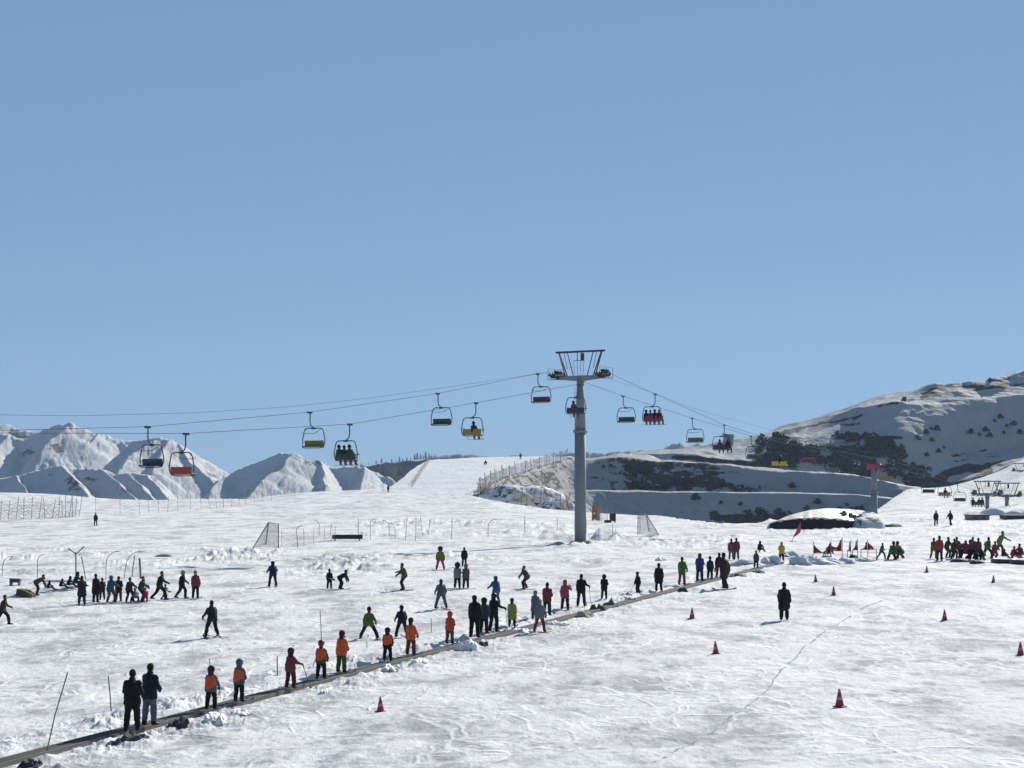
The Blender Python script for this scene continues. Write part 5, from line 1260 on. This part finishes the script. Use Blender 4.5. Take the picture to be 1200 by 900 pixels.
mat_tent(448,780,12,6,'small dark mat scrap below the black-sleeved orange vest child',(.045,.04,.035))
mat_tent(158,865,27,8,'dark board-like mat at the feet of the closest pair',(.05,.048,.045),.5)
mat_tent(210,853,24,11,'dark lump of folded mat right of the closest pair',(.045,.05,.055),.0)
mat_tent(135,873,18,7,'slate grey mat scrap below left of the closest pair',(.06,.065,.075),-.2)
mat_tent(36,897,22,8,'black mat lump at the bottom left beside the carpet',(.02,.022,.026),.1)
# glistening snow chunks beside the carpet
CHS, _n, _b = mat_base('chunk_snow'); _b.inputs['Base Color'].default_value = (.76, .75, .71, 1); _b.inputs['Roughness'].default_value = .55
_x = _n.nodes.new('ShaderNodeTexNoise'); _x.inputs['Scale'].default_value = 9; _x.inputs['Detail'].default_value = 6; _q = _n.nodes.new('ShaderNodeBump'); _q.inputs['Distance'].default_value = .05
_n.links.new(_x.outputs['Fac'], _q.inputs['Height']); _n.links.new(_q.outputs['Normal'], _b.inputs['Normal'])
for i, (u, y, w_, h, l_) in enumerate([(252,845,26,10,'bright snow chunk below the first orange vest child, left of two'),(281,836,28,9,'bright snow chunk below the second orange vest child, right of two'),
  (382,810,12,5,'small pinkish-white snow chunk below the olive-sleeved child'),(458,784,16,7,'bright wedge of snow below the black-sleeved orange vest child'),(492,776,18,6,'low white snow chunk right of the orange jacket child'),
  (548,759,26,11,'large white snow chunk below the tall black figure'),(611,741,28,6,'flat white snow chunk left of the snowboarder on the navy board'),(652,731,22,6,'white snow chunk right of the snowboarder on the navy board'),
  (775,657,20,5,'glaring white snow lump above the long-haired black coat')]):
    p = ground(u, y); s = p.y/F; mb = MB(); rn = random.Random(i)
    for k in range(6): mb.blob((rn.uniform(-.35, .35)*w_*s, rn.uniform(-.3, .3), 0), (w_*s*rn.uniform(.15, .32), rn.uniform(.15, .35), h*s*rn.uniform(.4, .8)), i*7+k, .36, 14)
    tag(mb.build('snow_chunk', CHS, None, p), l_, 'snow chunk', 'bright snow chunks beside the carpet')
# ------------------------------------------------------------------ snow-covered mound with the dark underside, by the red-headed pylon
def P2(u, y, d): return P(u, y, d)
CAPM = M((.66, .60, .50), .6, bump=.5, scale=1.3)  # warm golden glare painted into the snow cap's colour
r = empty('snow_shelter', P(962, 621, 226), 0, 'low snow-capped dome with a black overhanging front and rubble on its right', 'snow shelter')
base = r.location.copy()
topl = [(902,614,612),(912,611,609.5),(922,609.5,605),(932,608.5,602),(945,608,598.5),(958,607.5,596.5),(970,607.6,595.5),(982,608.5,596),(994,610,598),(1004,611,602),(1012,613,607),(1020,614,612)]
botl = [618.5,619.5,620.5,621,621.7,622,622.3,622.3,622,621,620,619.5]
nseg = 60; us_ = np.linspace(902, 1020, nseg)
rim = np.interp(us_, [a[0] for a in topl], [a[1] for a in topl]); crest_ = np.interp(us_, [a[0] for a in topl], [a[2] for a in topl]); bot = np.interp(us_, [a[0] for a in topl], botl)
def row(ys, dd, jit=0, seed=0):
    return [P(u, y+jit*float(vnoise(np.array([u/3.0]), np.array([seed*1.]), seed)[0]), d) for u, y, d in zip(us_, ys, dd)]
arc = 226-4*np.sin(np.linspace(0, math.pi, nseg))
mb = MB(); rows_ = [row(bot+1.5, arc, 0), row((bot+rim)/2, arc+.15, .6, 2), row(rim-.4, arc-.25, .8, 3), row(rim-.6, arc+4, .4, 3)]
for a, b_ in zip(rows_, rows_[1:]):
    vs = [v-base for v in a]+[v-base for v in b_]; n = nseg; mb.add(vs, [(i, i+1, n+i+1, n+i) for i in range(n-1)])
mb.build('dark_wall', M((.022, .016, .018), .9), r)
mb = MB(); k0 = rim-.9; rows_ = []
for q in range(12):
    t = q/11; ys = k0+(crest_-k0)*math.sin(t*math.pi/2); dd = arc-.55+t*9
    rows_.append(row(ys, dd, .8*(1-t)+.25, 5+q % 3))
rows_.append(row(crest_+2, arc+16, 0)); rows_.append(row(bot+2, arc+20, 0))
rows_.insert(0, row(rim+.3, arc-.45, 1.2, 6))
for a, b_ in zip(rows_, rows_[1:]):
    vs = [v-base for v in a]+[v-base for v in b_]; mb.add(vs, [(i, i+1, nseg+i+1, nseg+i) for i in range(nseg-1)], 0, True)
mb.build('snow_cap', CAPM, r)
rub = MB(); rn = random.Random(4)
for k in range(60):
    u = rn.uniform(984, 1010); t = rn.random(); y = np.interp(u, [984, 1010], [600, 606])+t*6; d = 225+rn.random()*3-t
    v = P(u, y, d)-base; rub.blob(v, (.3*rn.uniform(.4, 1.2),)*3, k, .5, 8)
rub.build('rubble', M((.17, .12, .07), .95), r)
mound(1014,618,226,22,13,4,'slag_mound','grey rocky mound leaning on the right side of the snow-capped dome',BERM,'rocky mound',12,.25)
mound(987,612,238,45,16,5,'slag_mound','grey-blue snowy mound rising behind the right half of the dome',SNP,'rocky mound',14,.2)
mound(1046,617,None,10,3,1.2,'rock_and_shadow_heap','low dark rock heap right of the red-headed pylon foot',M((.07,.07,.075),.9),'rock heap',15,.3)
# snow piles near banners
for i, (u, y, rp, hp, l_) in enumerate([(872,662,20,9,'snow pile left of the yellow jacket'),(903,661,10,12,'blue-shaded snow pile touching the yellow jacket on its left'),(936,661,14,11,'snow pile touching the yellow jacket on its right'),(925,652,9,7,'small snow pile behind the yellow jacket'),
    (966,661,20,9,'broad shaded snow pile in front of the left banners'),(990,660,12,8,'shaded snow pile in front of the middle banners'),(1012,657,16,6,'low snow pile in front of the right banners'),(948,655,8,7,'pointed snow pile left of the first banner')]):
    mound(u, y, None, rp, hp*.7, .9, 'snow_pile', l_, SNP, 'snow pile', 20+i, .45)
mat_tent(1001,654.5,12,5,'black crumpled mat between the right snow piles',(.02,.02,.025))
# ------------------------------------------------------------------ banners
REDC = M((.36, .035, .05), .7); REDM = M((.20, .02, .04), .7)
def banner(pts_, y0, label, mat, d=None):
    """pts_: (u_left, top_left, u_right, top_right, sag_y, bottom y)"""
    ul, tl, ur, tr, sg, yb = pts_; a = ground((ul+ur)/2, y0); dd = a.y; o = P(ul, yb, dd)
    r = empty('banner', o, 0, label, 'banner', 'red banners along the snow piles')
    for u, t_, q in ((ul, tl, .0), (ur, tr, .25)):
        MB().tube([P(u, y0+1, dd+q)-o, P(u, t_-1.5, dd+q)-o], .03, 6).build('pole', DPOST, r)
    mb = MB(); n = 14; vs = []; fs = []
    for i in range(n+1):
        k = i/n; u = ul+(ur-ul)*k; top = tl+(tr-tl)*k; top += (sg-(tl+tr)/2)*4*k*(1-k)
        for j in range(5):
            y = top+(yb-top)*j/4; v = P(u, y, dd)-o; v.y += .25*math.sin(k*9+j*.8)*(k > 0)*(k < 1)+.25*k; vs.append(v)
    for i in range(n):
        for j in range(4): fs.append((i*5+j, i*5+j+1, (i+1)*5+j+1, (i+1)*5+j))
    mb.add(vs, fs, 0, True); mb.build('cloth', mat, r)
    st = MB(); v0 = P(ul+(ur-ul)*.35, (sg+yb)/2+1, dd-.35)-o
    st.box(v0, ((ur-ul)*.3/F*dd, .02, .10)); st.build('emblem', M((.45, .30, .32), .7), r)
banner((953.5,636,967,647,645,648.5),655,'crimson banner with slanting top, leftmost in the row',REDM)
banner((965,648,974,637,643,649),655,'narrow crimson banner rising to the right, second in the row',REDM)
banner((973,636,987,631,641,646),654,'largest crimson banner with sagging top beside the crouching black figure',REDC)
banner((993,646,997,634,643,646),653,'slim pointed crimson banner right of the largest one',REDC)
banner((999,646,1005,633,640,645),653,'thin dark crimson banner leaning right',REDM)
banner((1009,645,1017,634,641,644.5),653,'left of the two tent-shaped crimson banners',REDC)
banner((1017,634,1027,644,640,644.5),653,'right of the two tent-shaped crimson banners',REDC)
# leaning feather flag
p = ground(927, 634); r = empty('feather_flag', p, 0, 'bright red feather flag leaning right in front of the snow-capped dome', 'flag'); s = p.y/F
MB().tube([(0, 0, -.2), (5*s, 0, 9*s), (11.5*s, 0, 22*s)], [.03, .025, .012], 6).build('pole', DPOST, r)
mb = MB(); vs = []; fs = []
pl = [(2,4),(4,8),(7,13),(9,18),(11,22)]; pr = [(4,5),(8,7.5),(11,10),(11.5,14),(11.6,22)]
for (a, b_), (c_, d_) in zip(pl, pr): vs += [(a*s, .05, b_*s), ((a+c_)/2*s, .16, (b_+d_)/2*s), (c_*s, .02, d_*s)]
for i in range(4): fs += [(i*3, i*3+1, i*3+4, i*3+3), (i*3+1, i*3+2, i*3+5, i*3+4)]
mb.add(vs, fs, 0, True); mb.build('cloth', M((.62, .06, .03), .6), r)
# ------------------------------------------------------------------ rafts, station
def raft(u, y, wpx, label):
    p = ground(u, y); w_ = wpx/F*p.y; r = empty('snow_raft', p, R(4), label, 'snow raft', 'dark inflatable rafts at the right crowd')
    b_ = MB(); n = 22; ring = [(w_*.5*math.copysign(abs(math.cos(t))**.5, math.cos(t)), .7*math.copysign(abs(math.sin(t))**.5, math.sin(t)), .19) for t in [6.2832*i/n for i in range(n+1)]]
    b_.tube(ring, .19, 8, caps=False); b_.build('tube', M((.03, .04, .05), .5), r)
    MB().box((0, 0, .12), (w_*.9, 1.2, .08)).build('floor', M((.05, .05, .06), .7), r)
    MB().tube([(-w_*.5, 0, .25), (-w_*.5-.8, .1, .7)], .015, 5).build('rope', M((.2, .18, .15), .8), r)
raft(1177,660,24,'dark inflatable raft with the red sitter, left of two'); raft(1198,661,22,'dark inflatable raft cut by the right edge of the photo')
mound(1125,658,None,12,4,.6,'gear_bag','dark duffel-like bag under the bending maroon person',M((.03,.025,.04),.8),'bag',31,.15)
mound(1145,660,None,9,4,.6,'gear_bag','black gear bag at the feet of the close red twosome',M((.02,.022,.035),.8),'bag',32,.15)
def station(u, y, wpx, hpx, label, wall, roof):
    p = ground(u, y); w_ = wpx/F*p.y; h = hpx/F*p.y; r = empty('station_hut', p, R(3), label, 'hut')
    MB().box((0, 0, h*.4), (w_, 3, h*.8)).build('wall', M(wall, .8), r)
    MB().box((0, 0, h*.9), (w_*1.06, 3.6, h*.22), bev=.05).build('roof', M(roof, .8), r)
    for q in (-.25, .2): MB().box((w_*q, -1.52, h*.42), (w_*.16, .04, h*.4)).build('window', M((.03, .035, .045), .2), r)
station(1145,609,22,6,'low pinkish-brown hut between the orange chair and the left T-shaped pylon',(.22,.12,.11),(.05,.04,.05))
station(1192,608,34,4.5,'low dark brown platform hut behind the right T-shaped pylon',(.07,.05,.035),(.08,.05,.045))
mound(1165,603,None,14,8,3,'snow_hump','round white snow hump between the two T-shaped pylons',SNP,'snow hump',41,.15)
mound(1193,604,None,13,7,3,'snow_hump','round white snow hump right of the right T-shaped pylon',SNP,'snow hump',42,.15)
mound(191,652,None,11,2.6,.8,'rock_and_shadow_heap','flat dark grey rock patch lying above the walking pair on the left slope',M((.16,.17,.19),.9),'rock heap',51,.3)  # dark flat blob stands in for a lift chair's shadow on the snow
mound(242,748,None,3,1.5,.3,'glove','small dark glove-like lump beside the lone navy skier',M(NAVY,.8),'glove',52,.3)  # flat dark lump lying on the snow
SKYS = .13; EXPO = 0.50; SKYT = 1.91
# ------------------------------------------------------------------ camera, light, air
cam = bpy.data.cameras.new('camera'); co = bpy.data.objects.new('camera', cam); col.objects.link(co)
co.location = (0, 0, CZ); co.rotation_euler = (R(90), 0, 0)
cam.sensor_width = 36; cam.lens = F/1200*36; cam.shift_y = (HY-450)/1200; cam.clip_start = .5; cam.clip_end = 30000
scene.camera = co
EL, AZ = 31.0, 30.0
sun = bpy.data.lights.new('sun', 'SUN'); so = bpy.data.objects.new('sun', sun); col.objects.link(so)
sun.energy = 5.0; sun.angle = R(.53); sun.color = (1.0, .945, .845)
sd = Vector((math.cos(R(EL))*math.sin(R(AZ)), math.cos(R(EL))*math.cos(R(AZ)), math.sin(R(EL))))
so.rotation_euler = (-sd).to_track_quat('-Z', 'Y').to_euler(); so.location = (60, 60, 80)
w = bpy.data.worlds.new('World'); scene.world = w; w.use_nodes = True
N, L = w.node_tree.nodes, w.node_tree.links
sky = N.new('ShaderNodeTexSky'); sky.sky_type = 'NISHITA'; sky.sun_disc = False
sky.sun_elevation = R(EL); sky.sun_rotation = R(AZ); sky.altitude = 3000; sky.air_density = .85; sky.dust_density = 0.0; sky.ozone_density = 2.2
gm = N.new('ShaderNodeGamma'); gm.inputs['Gamma'].default_value = .26
hs_ = N.new('ShaderNodeMix'); hs_.data_type = 'RGBA'; hs_.blend_type = 'MULTIPLY'; hs_.clamp_result = False; hs_.inputs['Factor'].default_value = 1
hs_.inputs['B'].default_value = (.45*SKYT, .70*SKYT, 1.0*SKYT, 1)
L.new(sky.outputs[0], gm.inputs['Color']); L.new(gm.outputs[0], hs_.inputs['A']); L.new(hs_.outputs['Result'], N['Background'].inputs['Color']); N['Background'].inputs['Strength'].default_value = SKYS
# thin winter air between here and the mountains
HAZE_DENS = .00008
hz = MB(); hz.box((0, 1300, 105), (2600, 2900, 250)); ho = hz.build('haze', []); ho['kind'] = 'stuff'
hm = bpy.data.materials.new('air'); hm.use_nodes = True; n_ = hm.node_tree.nodes; n_.remove(n_['Principled BSDF'])
pv = n_.new('ShaderNodeVolumePrincipled'); pv.inputs['Color'].default_value = (.55, .74, 1.0, 1); pv.inputs['Density'].default_value = HAZE_DENS
pv.inputs['Anisotropy'].default_value = .2
hm.node_tree.links.new(pv.outputs[0], n_['Material Output'].inputs['Volume']); ho.data.materials.append(hm)
vs = scene.view_settings; vs.view_transform = 'Standard'; vs.look = 'None'; vs.gamma = 1; vs.exposure = EXPO
scene.cycles.volume_bounces = 0; scene.cycles.max_bounces = 6
